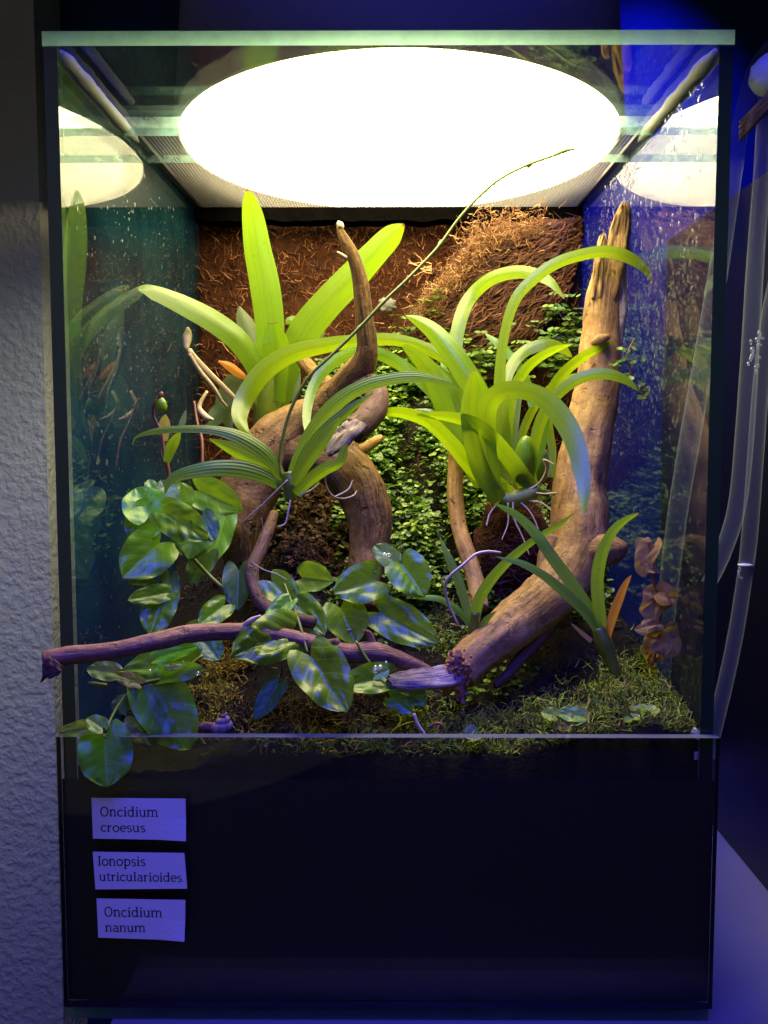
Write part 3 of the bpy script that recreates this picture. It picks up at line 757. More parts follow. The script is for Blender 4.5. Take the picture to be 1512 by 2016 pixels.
# second slab: dark tree fern plate standing at an angle in front of the board
slab = thing('fern_slab', 'dark tree fern slab leaning against the fibre board', 'slab', P(1000, 640, .275))
out = [(818, 640), (842, 590), (890, 520), (930, 465), (985, 440), (1060, 432), (1150, 425), (1148, 480), (1128, 560), (1085, 620), (1045, 690), (985, 730), (900, 735), (845, 700)]
cpx = (985, 580); V = []; Fc = []; rings_ = 9; seg = len(out) * 4
o4 = []
for i in range(len(out)):
    a, b = out[i], out[(i + 1) % len(out)]
    for k in range(4): o4.append((a[0] + (b[0] - a[0]) * k / 4 + random.uniform(-4, 4), a[1] + (b[1] - a[1]) * k / 4 + random.uniform(-4, 4)))
def slab_y(px, py, q): return 0.268 + 0.016 * q ** 3 + 0.004 * noise.noise(Vector((px * .02, py * .02, 3)))
for r_ in range(1, rings_ + 1):
    q = r_ / rings_
    for k in range(seg):
        px = cpx[0] + (o4[k][0] - cpx[0]) * q; py = cpx[1] + (o4[k][1] - cpx[1]) * q
        V.append(P(px, py, slab_y(px, py, q)))
for k in range(seg): V.append(P(o4[k][0], o4[k][1], 0.296))
for r_ in range(rings_):
    for k in range(seg):
        a = r_ * seg + k; b = r_ * seg + (k + 1) % seg; Fc.append((b, a, a + seg, b + seg))
Fc.append(tuple(range(seg)))
mk('slab_body', V, Fc, M_fibreB, slab)
S = Strands(); rg = random.Random(11)
def inside(x, y_, poly):
    c = False; j = len(poly) - 1
    for i in range(len(poly)):
        if (poly[i][1] > y_) != (poly[j][1] > y_) and x < (poly[j][0] - poly[i][0]) * (y_ - poly[i][1]) / (poly[j][1] - poly[i][1]) + poly[i][0]: c = not c
        j = i
    return c
n_ = 0
while n_ < 2600:
    px, py = rg.uniform(810, 1155), rg.uniform(425, 740)
    if not inside(px, py, out): continue
    n_ += 1
    q = max(abs(px - 985) / 165, abs(py - 580) / 160); a = rg.gauss(3.75, .32)
    p = P(px, py, slab_y(px, py, min(1, q)) - .001 - rg.random() * .002)
    S.wiggle(p, Vector((math.cos(a), rg.gauss(-.15, .2), math.sin(a))), rg.uniform(.006, .018), rg.uniform(.0003, .0008), min(1, max(0, rg.gauss(.42, .22))), 3, .16)
o = S.build('slab_fibre', M_fibreD, slab); o['kind'] = 'stuff'
tuft = thing('root_tuft', 'tangle of pale dry roots on the fern slab', 'roots', P(930, 500, .262))
S = Strands()
path = cr([(832, 612), (862, 582), (895, 545), (930, 505), (950, 470), (985, 448), (1050, 434)], 60)
for i in range(1700):
    c = path[rg.randrange(60)]; wv = 13 if c[0] < 940 else 24
    px, py = c[0] + rg.gauss(0, wv), c[1] + rg.gauss(0, wv * .75)
    p = P(px, py, .2655 - rg.random() * .006); a = rg.gauss(3.9 if rg.random() < .6 else 0.9, .7)
    S.wiggle(p, Vector((math.cos(a), rg.gauss(0, .35), math.sin(a))), rg.uniform(.004, .012), rg.uniform(.00014, .00036), rg.random() ** 1.3, 6, .7)
for i in range(7):
    S.wiggle(P(850, 520 + i * 3, .262), Vector((-1, -.3, .1 * i - .2)), .02, .0004, .8, 6, .35)
o = S.build('loose_roots', M_tuft, tuft); o['kind'] = 'stuff'

# splinter board: a torn flat tongue of wood
def tongue(name, ctrl, mat, parent, thick=.0035, nrm=Vector((0, -1, .15)), rag=.0012, seed=0):
    S_ = cr([tuple(P(c[0], c[1], c[2])) + (c[3],) for c in ctrl], 30); V, Fc, UV = [], [], []; m = 9
    for i, s_ in enumerate(S_):
        p = Vector(s_[:3]); a = Vector(S_[max(i - 1, 0)][:3]); b = Vector(S_[min(i + 1, 29)][:3]); t = (b - a).normalized()
        sd = t.cross(nrm).normalized(); nn = sd.cross(t).normalized(); hw = s_[3] * .5 * mpp(p)
        for sg in (0, 1):
            for k in range(m):
                u = -1 + 2 * k / (m - 1)
                rgd = noise.noise(Vector((u * 7 + seed, i * .13, seed))) * rag * (1.4 if sg == 0 else .5)
                endr = (noise.noise(Vector((u * 9, seed, 1))) * .004 if i > 26 else 0)
                V.append(p + sd * (u * hw * (1 + .12 * noise.noise(Vector((i * .3, u, seed))))) + nn * ((thick * .5 if sg == 0 else -thick * .5) * (1 - .5 * u * u) + rgd) + t * endr); UV.append((k / m, i / 12))
    for i in range(29):
        b0 = i * 2 * m
        for k in range(m - 1):
            a = b0 + k; Fc.append((a, a + 1, a + 1 + 2 * m, a + 2 * m)); a = b0 + m + k; Fc.append((a + 1, a, a + 2 * m, a + 1 + 2 * m))
        Fc.append((b0, b0 + 2 * m, b0 + 3 * m, b0 + m)); Fc.append((b0 + m - 1, b0 + 2 * m - 1, b0 + 4 * m - 1, b0 + 3 * m - 1))
    for b0 in (0, 29 * 2 * m):
        for k in range(m - 1): Fc.append((b0 + k, b0 + k + m, b0 + k + m + 1, b0 + k + 1))
    return mk(name, V, Fc, mat, parent, UV)
# ------------------------------------------------------------------ driftwood
dr = thing('driftwood_log', 'tall pale driftwood trunk with broken spiky top by the right glass', 'driftwood', P(1130, 1120, .105))
g1 = limb_geo([(1208, 486, .152, 34), (1206, 500, .151, 52), (1202, 530, .150, 64), (1190, 583, .147, 68), (1182, 668, .142, 78), (1174, 769, .136, 88), (1153, 880, .126, 94), (1140, 969, .118, 106), (1138, 1050, .110, 116), (1124, 1120, .100, 112), (1080, 1175, .086, 108), (1034, 1212, .070, 98), (975, 1258, .052, 88), (934, 1294, .042, 78), (905, 1328, .036, 68)], rings=110, sides=32, rough=.13, grain=.10, seed=1, freq=55)
g2 = limb_geo([(1218, 500, .150, 44), (1222, 450, .151, 36), (1228, 416, .152, 26), (1230, 402, .152, 14)], rings=26, sides=14, rough=.25, grain=.35, seed=2, freq=90)
g3 = limb_geo([(1190, 520, .148, 34), (1186, 480, .149, 22), (1188, 463, .149, 12)], rings=12, sides=10, rough=.2, grain=.25, seed=3)
g4 = limb_geo([(1150, 1090, .100, 70), (1196, 1083, .094, 62), (1222, 1082, .09, 40), (1232, 1084, .088, 18)], rings=18, sides=14, rough=.25, seed=4)
g5 = limb_geo([(1092, 1060, .105, 50), (1075, 1110, .10, 36), (1062, 1160, .095, 18)], rings=14, sides=12, seed=5)
mk('trunk', *((lambda m: (m[0], m[1], M_woodR, dr, m[2]))(merge(g1, g2, g3, g4, g5))))
tongue('spike', [(1196, 600, .139, 40), (1204, 540, .141, 44), (1214, 480, .144, 38), (1222, 430, .147, 26), (1226, 404, .149, 8)], M_woodR, dr, thick=.006, seed=21, rag=.004)
tongue('spike', [(1176, 590, .139, 24), (1180, 530, .141, 24), (1184, 490, .143, 18), (1187, 462, .145, 8)], M_woodR, dr, thick=.005, seed=22, rag=.004)
limb('side_root', [(1080, 1230, .075, 40), (1030, 1290, .06, 26), (996, 1330, .05, 20), (975, 1350, .045, 12)], M_woodD, dr, rings=18, sides=10)
limb('bark_ridge', [(1228, 500, .146, 16), (1222, 560, .143, 22), (1222, 620, .141, 22), (1216, 690, .138, 18), (1212, 760, .136, 10)], M_cut, dr, rings=26, sides=10, rough=.3)
limb('knot', [(1166, 676, .129, 12), (1182, 669, .1265, 24), (1198, 664, .128, 12)], M_woodR, dr, rings=14, sides=12, rough=.6)
V, Fc, UV = ellipsoid(P(900, 1331, .026), .0062, .004, .0098, 18, 14, bump=0.9, seed=9)
S = Strands(); rg = random.Random(21)
mk('crumbled_end', V, Fc, M_crumb, dr, UV)
gs = [ellipsoid(P(900 + rg.gauss(0, 12), 1330 + rg.gauss(0, 22), .0215 + rg.random() * .003), rg.uniform(.0005, .0013), .0009, rg.uniform(.0005, .0014), 7, 5, bump=1.3, seed=i) for i in range(80)]
m = merge(*gs); mk('crumbs', m[0], m[1], M_crumb, dr, m[2])['kind'] = 'stuff'
tongue('splinter', [(905, 1326, .026, 36), (882, 1330, .022, 46), (840, 1336, .018, 44), (800, 1339, .015, 40), (764, 1342, .012, 26)], M_cut, dr, seed=3, nrm=Vector((-.1, -.75, .62)))

dl = thing('driftwood_arch', 'brown arched driftwood with an upright horn behind the striped orchid', 'driftwood', P(600, 1000, .13))
g1 = limb_geo([(478, 1110, .120, 70), (476, 1040, .122, 100), (492, 960, .128, 116), (522, 892, .135, 112), (572, 846, .140, 92), (630, 808, .138, 72), (680, 765, .128, 64), (712, 722, .118, 54), (722, 682, .113, 43), (716, 620, .110, 37), (710, 560, .108, 32), (698, 510, .106, 28), (682, 478, .105, 22), (672, 458, .105, 15), (667, 443, .105, 9)], rings=110, sides=26, rough=.17, grain=.12, seed=11, freq=40)
g2 = limb_geo([(520, 905, .140, 90), (590, 890, .138, 96), (650, 905, .134, 100), (698, 945, .128, 98), (726, 1010, .122, 88), (724, 1080, .115, 76), (714, 1140, .107, 68), (712, 1200, .098, 64)], rings=60, sides=24, rough=.16, grain=.08, seed=12, freq=40)
g3 = limb_geo([(600, 860, .140, 80), (650, 890, .136, 80), (690, 890, .132, 58), (704, 884, .130, 30)], rings=18, sides=14, rough=.15, seed=13)
m = merge(g1, g2, g3)
mk('arched_trunk', m[0], m[1], M_woodL, dl, m[2])
limb('stub', [(690, 745, .122, 40), (726, 758, .116, 48), (742, 790, .108, 52), (722, 826, .098, 52), (694, 848, .090, 50)], M_woodD, dl, rings=30, sides=18, rough=.12)
tongue('torn_stub_end', [(706, 832, .0865, 46), (690, 846, .083, 46), (668, 868, .080, 44), (644, 892, .078, 22)], M_cut, dl, thick=.004, seed=8, nrm=Vector((-.35, -.75, .5)))
limb('twig', [(668, 770, .160, 34), (640, 756, .172, 34), (612, 728, .185, 30), (590, 704, .195, 22), (580, 690, .2, 12)], M_woodL, dl, rings=18, sides=12)
limb('twig', [(700, 892, .135, 26), (722, 880, .137, 20), (740, 868, .140, 18), (752, 860, .142, 10)], M_woodR, dl, rings=12, sides=10)
limb('twig', [(540, 1010, .085, 18), (530, 1040, .078, 24), (512, 1085, .066, 27), (496, 1120, .056, 28), (502, 1165, .046, 29), (528, 1199, .038, 30), (560, 1212, .034, 28), (620, 1226, .030, 24)], M_woodD, dl, rings=40, sides=14, rough=.12)
limb('twig_spur', [(682, 508, .104, 8), (670, 500, .102, 6), (664, 496, .101, 3)], M_root, dl, rings=8, sides=6)
limb('broken_tip', [(668, 450, .105, 10), (670, 443, .104, 13), (664, 438, .104, 8)], M_root, dl, rings=8, sides=8, rough=.4)
root = limb('upright_root', [(892, 870, .150, 26), (897, 914, .145, 30), (896, 970, .138, 32), (904, 1037, .130, 32), (922, 1096, .118, 34), (938, 1150, .108, 36), (944, 1200, .098, 38)], M_woodR, None, rings=40, sides=16, rough=.06)
tag(root, 'slim straight driftwood stick standing below the strap leaved orchid', 'driftwood')
fbr = thing('front_branch', 'reddish driftwood branch sticking out past the left glass', 'driftwood', P(470, 1245, .012))
m = merge(limb_geo([(88, 1300, -.024, 40), (141, 1290, -.022, 38), (223, 1281, -.016, 35), (305, 1264, -.008, 36), (367, 1249, .002, 36), (430, 1244, .010, 34), (500, 1244, .018, 34), (570, 1255, .022, 32), (640, 1273, .024, 32), (685, 1286, .024, 38), (735, 1286, .024, 42), (780, 1296, .024, 34), (825, 1312, .024, 22), (850, 1320, .024, 10)], rings=90, sides=20, rough=.10, grain=.08, seed=31, freq=90),
          limb_geo([(735, 1286, .026, 34), (732, 1264, .026, 18), (726, 1247, .026, 12), (716, 1243, .024, 7)], rings=14, sides=10, seed=32))
mk('branch', m[0], m[1], M_woodF, fbr, m[2])
tongue('torn_end', [(112, 1304, -.0285, 34), (104, 1312, -.030, 40), (98, 1322, -.031, 34), (92, 1333, -.031, 14)], M_woodD, fbr, thick=.003, seed=5)
limb('broken_stub', [(636, 1272, .024, 22), (652, 1268, .018, 22), (664, 1262, .0145, 16)], M_woodF, fbr, rings=14, sides=12, rough=.5)
limb('bud_scale', [(478, 1232, .014, 7), (494, 1222, .013, 11), (513, 1212, .012, 4)], M_root, fbr, rings=10, sides=7, rough=.3)
stump = thing('fern_stump', 'dark fibrous tree fern stump under the strap leaved orchid', 'stump', P(1010, 1080, .125))
V, Fc, UV = ellipsoid(P(1010, 1085, .145), .022, .022, .034, 28, 20, bump=.35, seed=2)
mk('stump_body', V, Fc, M_fibreB, stump, UV)
S = Strands(); rg = random.Random(12)
for i in range(900):
    a = rg.uniform(3.3, 6.1); z = rg.uniform(-.9, .95); c = P(1010, 1085, .145); r_ = math.sqrt(1 - z * z)
    p = c + Vector((.0225 * r_ * math.cos(a), .0225 * r_ * math.sin(a), .0345 * z))
    S.wiggle(p, Vector((rg.gauss(0, 1), rg.gauss(-.4, .4), rg.gauss(0, .5))), rg.uniform(.005, .013), .0003, rg.random() * .8, 3, .3)
S.build('stump_fibre', M_fibreD, stump)['kind'] = 'stuff'
# ------------------------------------------------------------------ plants with strap leaves
def clump(name, label, cat, base, leaves, mat, **kw):
    t = thing(name, label, cat, P(*base))
    for i, L in enumerate(leaves):
        ctrl, opt = L[0], dict(L[1]) if len(L) > 1 else {}
        m = opt.pop('mat', mat); nm = opt.pop('name', 'leaf'); lab = opt.pop('label', None)
        k = dict(kw); k.update(opt); k.setdefault('seed', i)
        o = strap(nm, ctrl, m, t, **k)
        if lab: o['label'] = lab
    return t
def Y(pts, ys):               # spread depth along a traced centre line: (px,py,w) + depths -> (px,py,Y,w)
    n = len(pts) - 1
    return [(p[0], p[1], interp(i / n, [j / (len(ys) - 1) for j in range(len(ys))], ys), p[2]) for i, p in enumerate(pts)]
sl = [
 (Y([(1010, 985, 36), (975, 955, 40), (930, 922, 34), (885, 870, 30), (845, 832, 28), (800, 815, 24), (765, 812, 18), (742, 818, 6)], [.118, .10, .105]), dict(roll=-.5)),
 (Y([(1048, 972, 40), (1010, 915, 36), (975, 870, 32), (938, 836, 28), (890, 822, 22), (850, 818, 14), (821, 817, 2)], [.112, .095, .10]), dict(roll=-.4)),
 (Y([(985, 960, 30), (968, 880, 34), (955, 800, 44), (925, 745, 50), (892, 695, 46), (855, 652, 36), (822, 630, 22), (799, 622, 4)], [.12, .125, .14]), dict(roll=.25, fold=.35)),
 (Y([(970, 930, 20), (945, 800, 24), (915, 740, 24), (880, 708, 24), (825, 680, 24), (770, 668, 25), (710, 671, 27), (640, 680, 32), (570, 698, 38), (518, 733, 42), (482, 785, 40), (472, 820, 32), (482, 846, 16), (497, 860, 3)], [.125, .15, .155, .145, .115]), dict(roll=(.3, -.3), fold=.2, n=44)),
 (Y([(965, 940, 22), (900, 830, 24), (850, 770, 25), (800, 725, 26), (748, 697, 26), (700, 693, 25), (652, 716, 24), (620, 755, 22), (606, 800, 20), (604, 840, 14), (612, 868, 2)], [.125, .15, .145, .13, .10]), dict(roll=(.4, -.2), n=36)),
 (Y([(945, 955, 26), (915, 900, 34), (888, 840, 38), (866, 780, 40), (848, 735, 40), (822, 704, 30), (802, 688, 18), (792, 683, 4)], [.122, .135, .15]), dict(roll=-.3, fold=.1)),
 (Y([(960, 930, 22), (932, 850, 36), (908, 800, 42), (882, 757, 40), (858, 730, 28), (846, 720, 8)], [.125, .145, .158]), dict(roll=.1)),
 (Y([(975, 940, 22), (940, 840, 26), (905, 745, 27), (897, 685, 28), (908, 622, 29), (930, 580, 28), (968, 548, 27), (1015, 535, 27), (1055, 540, 25), (1085, 556, 18), (1111, 588, 2)], [.122, .14, .155, .15, .14]), dict(roll=(.2, -.5), n=38)),
 (Y([(1005, 950, 34), (992, 860, 32), (984, 770, 26), (990, 675, 20), (1012, 595, 22), (1046, 553, 24), (1095, 518, 24), (1150, 500, 24), (1200, 495, 25), (1242, 508, 24), (1270, 530, 16), (1284, 555, 2)], [.112, .115, .12, .125, .13, .132]), dict(roll=(.2, -.5), n=42)),
 (Y([(1050, 800, 18), (1030, 735, 20), (1000, 695, 18), (975, 672, 14), (956, 657, 3)], [.135, .145, .15]), dict(roll=.4)),
 (Y([(1000, 880, 16), (992, 780, 20), (1006, 722, 23), (1035, 690, 24), (1078, 677, 24), (1110, 688, 18), (1126, 703, 3)], [.125, .145, .15]), dict(roll=-.4)),
 (Y([(995, 900, 24), (1005, 790, 22), (1030, 735, 22), (1060, 706, 19), (1095, 688, 14), (1127, 677, 2)], [.115, .125, .135]), dict(roll=.5)),
 (Y([(1050, 960, 20), (1065, 860, 20), (1085, 775, 22), (1112, 733, 22), (1150, 702, 20), (1185, 684, 13), (1209, 671, 2)], [.12, .125, .125]), dict(roll=.5)),
 (Y([(1040, 965, 20), (1050, 890, 22), (1066, 825, 24), (1098, 775, 24), (1145, 743, 24), (1195, 736, 23), (1235, 750, 16), (1256, 770, 2)], [.11, .105, .105]), dict(roll=(.2, -.4), n=32)),
 (Y([(1085, 940, 14), (1088, 890, 16), (1080, 840, 18), (1076, 800, 16)], [.125, .13, .13]), dict(roll=.2)),
 (Y([(975, 965, 30), (962, 900, 36), (957, 850, 42), (960, 800, 42), (985, 772, 38), (1025, 768, 36), (1068, 783, 40), (1105, 820, 44), (1132, 870, 42), (1146, 930, 34), (1150, 980, 22), (1147, 1018, 2)], [.105, .098, .086, .066, .042]), dict(roll=(.0, -.08), fold=.07, n=44, label='long arched leaf lit blue on its outer face')),
 (Y([(990, 940, 18), (940, 850, 20), (905, 790, 20), (880, 740, 16), (868, 706, 3)], [.13, .15, .16]), dict(roll=.3)),
 (Y([(1010, 930, 18), (1030, 850, 18), (1060, 790, 17), (1100, 752, 14), (1138, 735, 2)], [.13, .145, .15]), dict(roll=.4)),
 (Y([(1000, 930, 18), (1012, 840, 18), (1022, 770, 16), (1040, 720, 12), (1066, 694, 2)], [.13, .145, .15]), dict(roll=-.3)),
 (Y([(975, 950, 22), (935, 880, 24), (890, 835, 20), (850, 812, 14), (815, 806, 2)], [.12, .135, .14]), dict(roll=.4)),
 (Y([(1020, 960, 20), (1050, 920, 20), (1070, 860, 18), (1076, 810, 12), (1074, 780, 2)], [.115, .118, .12]), dict(roll=-.2)),
 (Y([(985, 985, 34), (950, 930, 38), (930, 870, 34), (922, 810, 30), (926, 765, 22), (930, 728, 2)], [.105, .095, .095]), dict(roll=.35)),
 (Y([(985, 960, 30), (965, 880, 36), (952, 810, 36), (942, 760, 26), (934, 728, 3)], [.118, .112, .11]), dict(roll=-.35)),
]
so = clump('strap_leaved_orchid', 'bright green orchid clump with many long arching strap leaves', 'orchid', (1010, 985, .115), sl, M_leafY, fold=.14)
for c, rx, rz, y_ in (((1032, 905), 22, 48, .112), ((966, 930), 16, 36, .118), ((1068, 918), 13, 34, .122)):
    p = P(c[0], c[1], y_); k = mpp(p); V, Fc, UV = ellipsoid(p, rx * k, rx * .8 * k, rz * k, 16, 14, Matrix.Rotation(.12, 3, 'Y'), .08, rx)
    mk('pseudobulb', V, Fc, M_bulb, so, UV)
for pts in ([(1040, 965, 6), (1062, 950, 6), (1075, 925, 6), (1070, 905, 6), (1092, 915, 5)], [(1045, 968, 6), (1070, 972, 6), (1098, 970, 4)], [(1020, 985, 7), (1045, 1010, 6), (1062, 1050, 5), (1066, 1085, 4)], [(1010, 988, 8), (1012, 1020, 7), (1030, 1060, 5), (1042, 1092, 4)], [(985, 985, 7), (965, 1010, 6), (958, 1035, 5)], [(1035, 985, 6), (1066, 990, 5), (1085, 1005, 4)], [(1000, 990, 6), (1000, 1030, 5), (988, 1062, 4)]):
    limb('aerial_root', [(q[0], q[1], q[2], q[3] * .55) for q in Y(pts, [.108, .104])], M_root, so, rings=18, sides=7, rough=.08)
V = [(1046, 985, .108), (1000, 992, .106)]
limb('rhizome', Y([(965, 970, 30), (1000, 985, 36), (1040, 975, 34), (1062, 960, 22)], [.114, .11]), M_stemG, so, rings=16, sides=12, rough=.2)

bl = [
 (Y([(530, 815, 44), (533, 720, 54), (532, 640, 60), (522, 560, 62), (508, 490, 56), (499, 430, 46), (492, 395, 30), (487, 374, 6)], [.205, .20, .192]), dict(roll=.15, fold=.18, n=30, thick=.0012)),
 (Y([(545, 800, 44), (565, 720, 56), (600, 650, 66), (640, 600, 64), (690, 548, 62), (735, 500, 54), (772, 462, 44), (796, 442, 6)], [.208, .205, .195]), dict(roll=-.2, fold=.18, n=30, thick=.0012)),
 (Y([(525, 800, 34), (512, 730, 40), (478, 672, 46), (430, 632, 46), (375, 602, 42), (325, 580, 34), (292, 570, 26), (272, 570, 5)], [.198, .175, .150, .138]), dict(roll=.75, fold=.30, n=30, thick=.001)),
 (Y([(545, 790, 40), (546, 720, 52), (545, 680, 56), (540, 655, 40), (538, 636, 20)], [.192, .186, .186]), dict(roll=-.3, fold=-.35, thick=.001)),
 (Y([(555, 790, 26), (580, 710, 34), (592, 650, 34), (575, 632, 22), (562, 634, 8)], [.214, .212, .212]), dict(roll=.3)),
]
bo = clump('broad_leaved_orchid', 'tall orchid with thick glossy pointed leaves against the fibre board', 'orchid', (528, 830, .205), bl, M_leafB)
limb('leaf_sheath', Y([(522, 845, 46), (526, 800, 52), (534, 745, 52), (545, 700, 40)], [.202, .196]), M_stemG, bo, rings=20, sides=14, rough=.05)
gl = [
 (Y([(505, 740, 18), (500, 700, 32), (488, 650, 40), (477, 622, 26), (471, 603, 4)], [.235, .24]), dict(roll=.2)),
 (Y([(585, 720, 20), (600, 685, 40), (618, 650, 44), (630, 628, 22), (633, 614, 3)], [.23, .235]), dict(roll=-.2)),
 (Y([(462, 740, 30), (452, 770, 46), (446, 800, 48), (450, 830, 24), (456, 842, 4)], [.215, .21]), dict(roll=.2)),
 (Y([(460, 796, 14), (440, 808, 34), (424, 822, 34), (410, 838, 14), (404, 846, 3)], [.205, .19]), dict(roll=-.35)),
 (Y([(575, 790, 18), (572, 750, 44), (566, 720, 44), (560, 700, 16)], [.215, .218]), dict(roll=.1)),
 (Y([(486, 745, 8), (468, 733, 18), (450, 720, 17), (430, 711, 3)], [.212, .205]), dict(roll=.3, mat=M_orange, label='small withered orange leaf')),
]
go = clump('grey_leaved_orchid', 'small orchid with dull grey green oval leaves and bare pale stems', 'orchid', (470, 800, .215), gl, M_leafG, fold=.2)
for pts in ([(372, 690, 12), (395, 718, 12), (430, 752, 11), (464, 786, 9)], [(372, 695, 9), (392, 728, 8), (420, 762, 8), (436, 788, 6), (446, 800, 5)]):
    limb('bare_stem', Y(pts, [.165, .195]), M_root, go, rings=20, sides=8, rough=.15)
limb('stem_node', Y([(366, 690, 8), (368, 668, 18), (370, 655, 14), (369, 645, 5)], [.163, .165]), M_root, go, rings=10, sides=8, rough=.2)
limb('bare_stem', Y([(382, 790, 5), (388, 830, 6), (398, 870, 7), (398, 925, 6)], [.19, .17]), M_stemR, go, rings=14, sides=6)
limb('bare_stem', Y([(408, 770, 5), (392, 800, 8), (405, 820, 14), (420, 826, 5)], [.2, .19]), M_root, go, rings=14, sides=7, rough=.3)

stl = [
 (Y([(560, 958, 20), (545, 918, 26), (515, 884, 32), (470, 858, 28), (425, 846, 20), (375, 843, 16), (320, 846, 14), (285, 853, 9), (266, 862, 3), (261, 876, 1.5)], [.068, .058, .055, .055]), dict(roll=.55, n=40)),
 (Y([(555, 956, 22), (520, 935, 32), (475, 922, 38), (425, 920, 34), (375, 928, 28), (345, 938, 22), (330, 952, 14), (325, 972, 3)], [.066, .05, .046]), dict(roll=.35, n=34)),
 (Y([(560, 950, 20), (530, 920, 28), (490, 900, 32), (448, 880, 24), (412, 864, 3)], [.072, .078, .085]), dict(roll=-.3)),
 (Y([(572, 950, 20), (588, 900, 24), (618, 845, 30), (660, 795, 32), (710, 762, 28), (765, 746, 25), (818, 741, 22), (865, 748, 16), (892, 758, 8), (911, 775, 1.5)], [.066, .068, .072, .08]), dict(roll=(.2, -.55), n=40)),
 (Y([(576, 950, 18), (602, 895, 22), (640, 848, 24), (690, 805, 18), (735, 774, 3)], [.06, .062, .07]), dict(roll=.3)),
 (Y([(578, 955, 20), (598, 915, 28), (628, 872, 32), (655, 838, 18), (668, 822, 3)], [.054, .05, .05]), dict(roll=-.25)),
 (Y([(584, 975, 20), (606, 950, 26), (640, 925, 26), (668, 912, 20), (678, 890, 18), (682, 872, 4)], [.056, .052, .055]), dict(roll=.35, fold=.4)),
]
sto = clump('striped_leaf_orchid', 'small orchid with finely striped leaves and one long bare flower stalk', 'orchid', (572, 975, .062), stl, M_leafS, fold=.3)
limb('leaf_base', Y([(572, 985, 22), (572, 955, 34), (570, 930, 28)], [.062, .064]), M_stemG, sto, rings=10, sides=10)
limb('flower_stalk', Y([(560, 950, 6), (551, 915, 6), (556, 865, 6.5), (575, 800, 6.5), (608, 742, 6.5), (655, 697, 6.5), (705, 648, 6.5), (760, 590, 6.5), (812, 540, 6), (862, 487, 6), (900, 435, 5.5), (938, 392, 5.5), (985, 352, 5), (1040, 324, 5), (1085, 308, 5), (1112, 297, 7), (1136, 293, 2)], [.066, .07, .078, .085, .10]), M_stemG, sto, rings=80, sides=8, rough=.12)
for x, y_, d in ((708, 645, .081), (868, 478, .09), (1043, 323, .096)):
    limb('stalk_node', [(x - 5, y_ + 6, d, 6), (x, y_, d, 9), (x + 5, y_ - 5, d, 6)], M_stemG, sto, rings=6, sides=7)
for pts, ys in (([(566, 945, 5), (520, 990, 5), (480, 1028, 5), (478, 1050, 5), (473, 1078, 3)], [.055, .06, .075]), ([(572, 985, 7), (568, 1005, 7), (562, 1030, 6), (548, 1036, 5)], [.055, .05]), ([(645, 915, 6), (640, 945, 6), (650, 972, 7), (672, 982, 7), (695, 976, 6), (702, 966, 3)], [.06, .075, .09]), ([(660, 978, 6), (685, 964, 6), (694, 946, 4)], [.075, .082]), ([(590, 975, 6), (610, 966, 6), (628, 952, 4)], [.056, .06]), ([(496, 1107, 3), (520, 1122, 4), (545, 1130, 4), (565, 1142, 3)], [.05, .046]), ([(515, 1020, 3), (517, 1040, 4), (513, 1058, 3)], [.06, .062])):
    limb('aerial_root', [(q[0], q[1], q[2], q[3] * .52) for q in Y(pts, ys)], M_rootW, sto, rings=22, sides=7, rough=.12)

bt = thing('bud_plant', 'thin stemmed plant with one yellow green bud by the left glass', 'plant', P(335, 960, .10))
limb('stem', Y([(336, 985, 8), (331, 925, 8), (322, 885, 7), (318, 852, 6), (310, 835, 5), (302, 818, 6), (303, 796, 7), (314, 780, 7)], [.10, .098]), M_stemR, bt, rings=26, sides=8)
p = P(317, 797, .097); k = mpp(p); V, Fc, UV = ellipsoid(p, 12 * k, 10 * k, 17 * k, 12, 10, Matrix.Rotation(-.3, 3, 'Y'), .25, 3); mk('bud', V, Fc, M_bulb, bt, UV)
limb('bud_tip', Y([(312, 785, 7), (317, 776, 9), (320, 772, 4)], [.096, .096]), M_stemR, bt, rings=6, sides=7, rough=.3)
for ct, m in ((Y([(324, 868, 12), (324, 845, 24), (325, 828, 20), (326, 816, 3)], [.10, .102]), M_yellow), (Y([(328, 910, 14), (338, 880, 24), (348, 862, 16), (355, 850, 3)], [.094, .09]), M_leafS), (Y([(352, 850, 8), (360, 830, 13), (366, 808, 3)], [.11, .112]), M_leafG), (Y([(330, 912, 6), (324, 895, 12), (320, 872, 4)], [.1, .1]), M_yellow)):
    strap('leaf', ct, m, bt, roll=.3)

sa = [
 (Y([(1188, 1262, 18), (1168, 1212, 22), (1125, 1148, 26), (1086, 1096, 25), (1054, 1050, 22), (1018, 1015, 16), (992, 1000, 10), (974, 992, 2)], [.034, .044, .062]), dict(roll=-.1, fold=.08, label='longest narrow leaf reaching up to the left')),
 (Y([(1184, 1255, 14), (1155, 1208, 20), (1112, 1166, 22), (1070, 1132, 18), (1030, 1110, 14), (1000, 1102, 8), (978, 1096, 2)], [.036, .03, .028]), dict(roll=.4)),
 (Y([(1190, 1270, 18), (1182, 1215, 24), (1176, 1150, 26), (1184, 1095, 25), (1204, 1050, 20), (1230, 1025, 14), (1257, 1011, 4)], [.036, .03, .026]), dict(roll=(.1, .5))),
 (Y([(1196, 1258, 12), (1206, 1215, 19), (1222, 1172, 17), (1234, 1145, 10), (1243, 1133, 1.5)], [.034, .03]), dict(mat=M_orange, roll=.2, label='bright orange dying leaf')),
 (Y([(1165, 1262, 10), (1148, 1248, 9), (1132, 1234, 5), (1124, 1227, 1)], [.034, .034]), dict(mat=M_dry, roll=.3)),
]
s1 = clump('seedling_orchid', 'seedling orchid with one orange leaf in front of the driftwood trunk', 'orchid', (1200, 1305, .036), sa, M_seed)
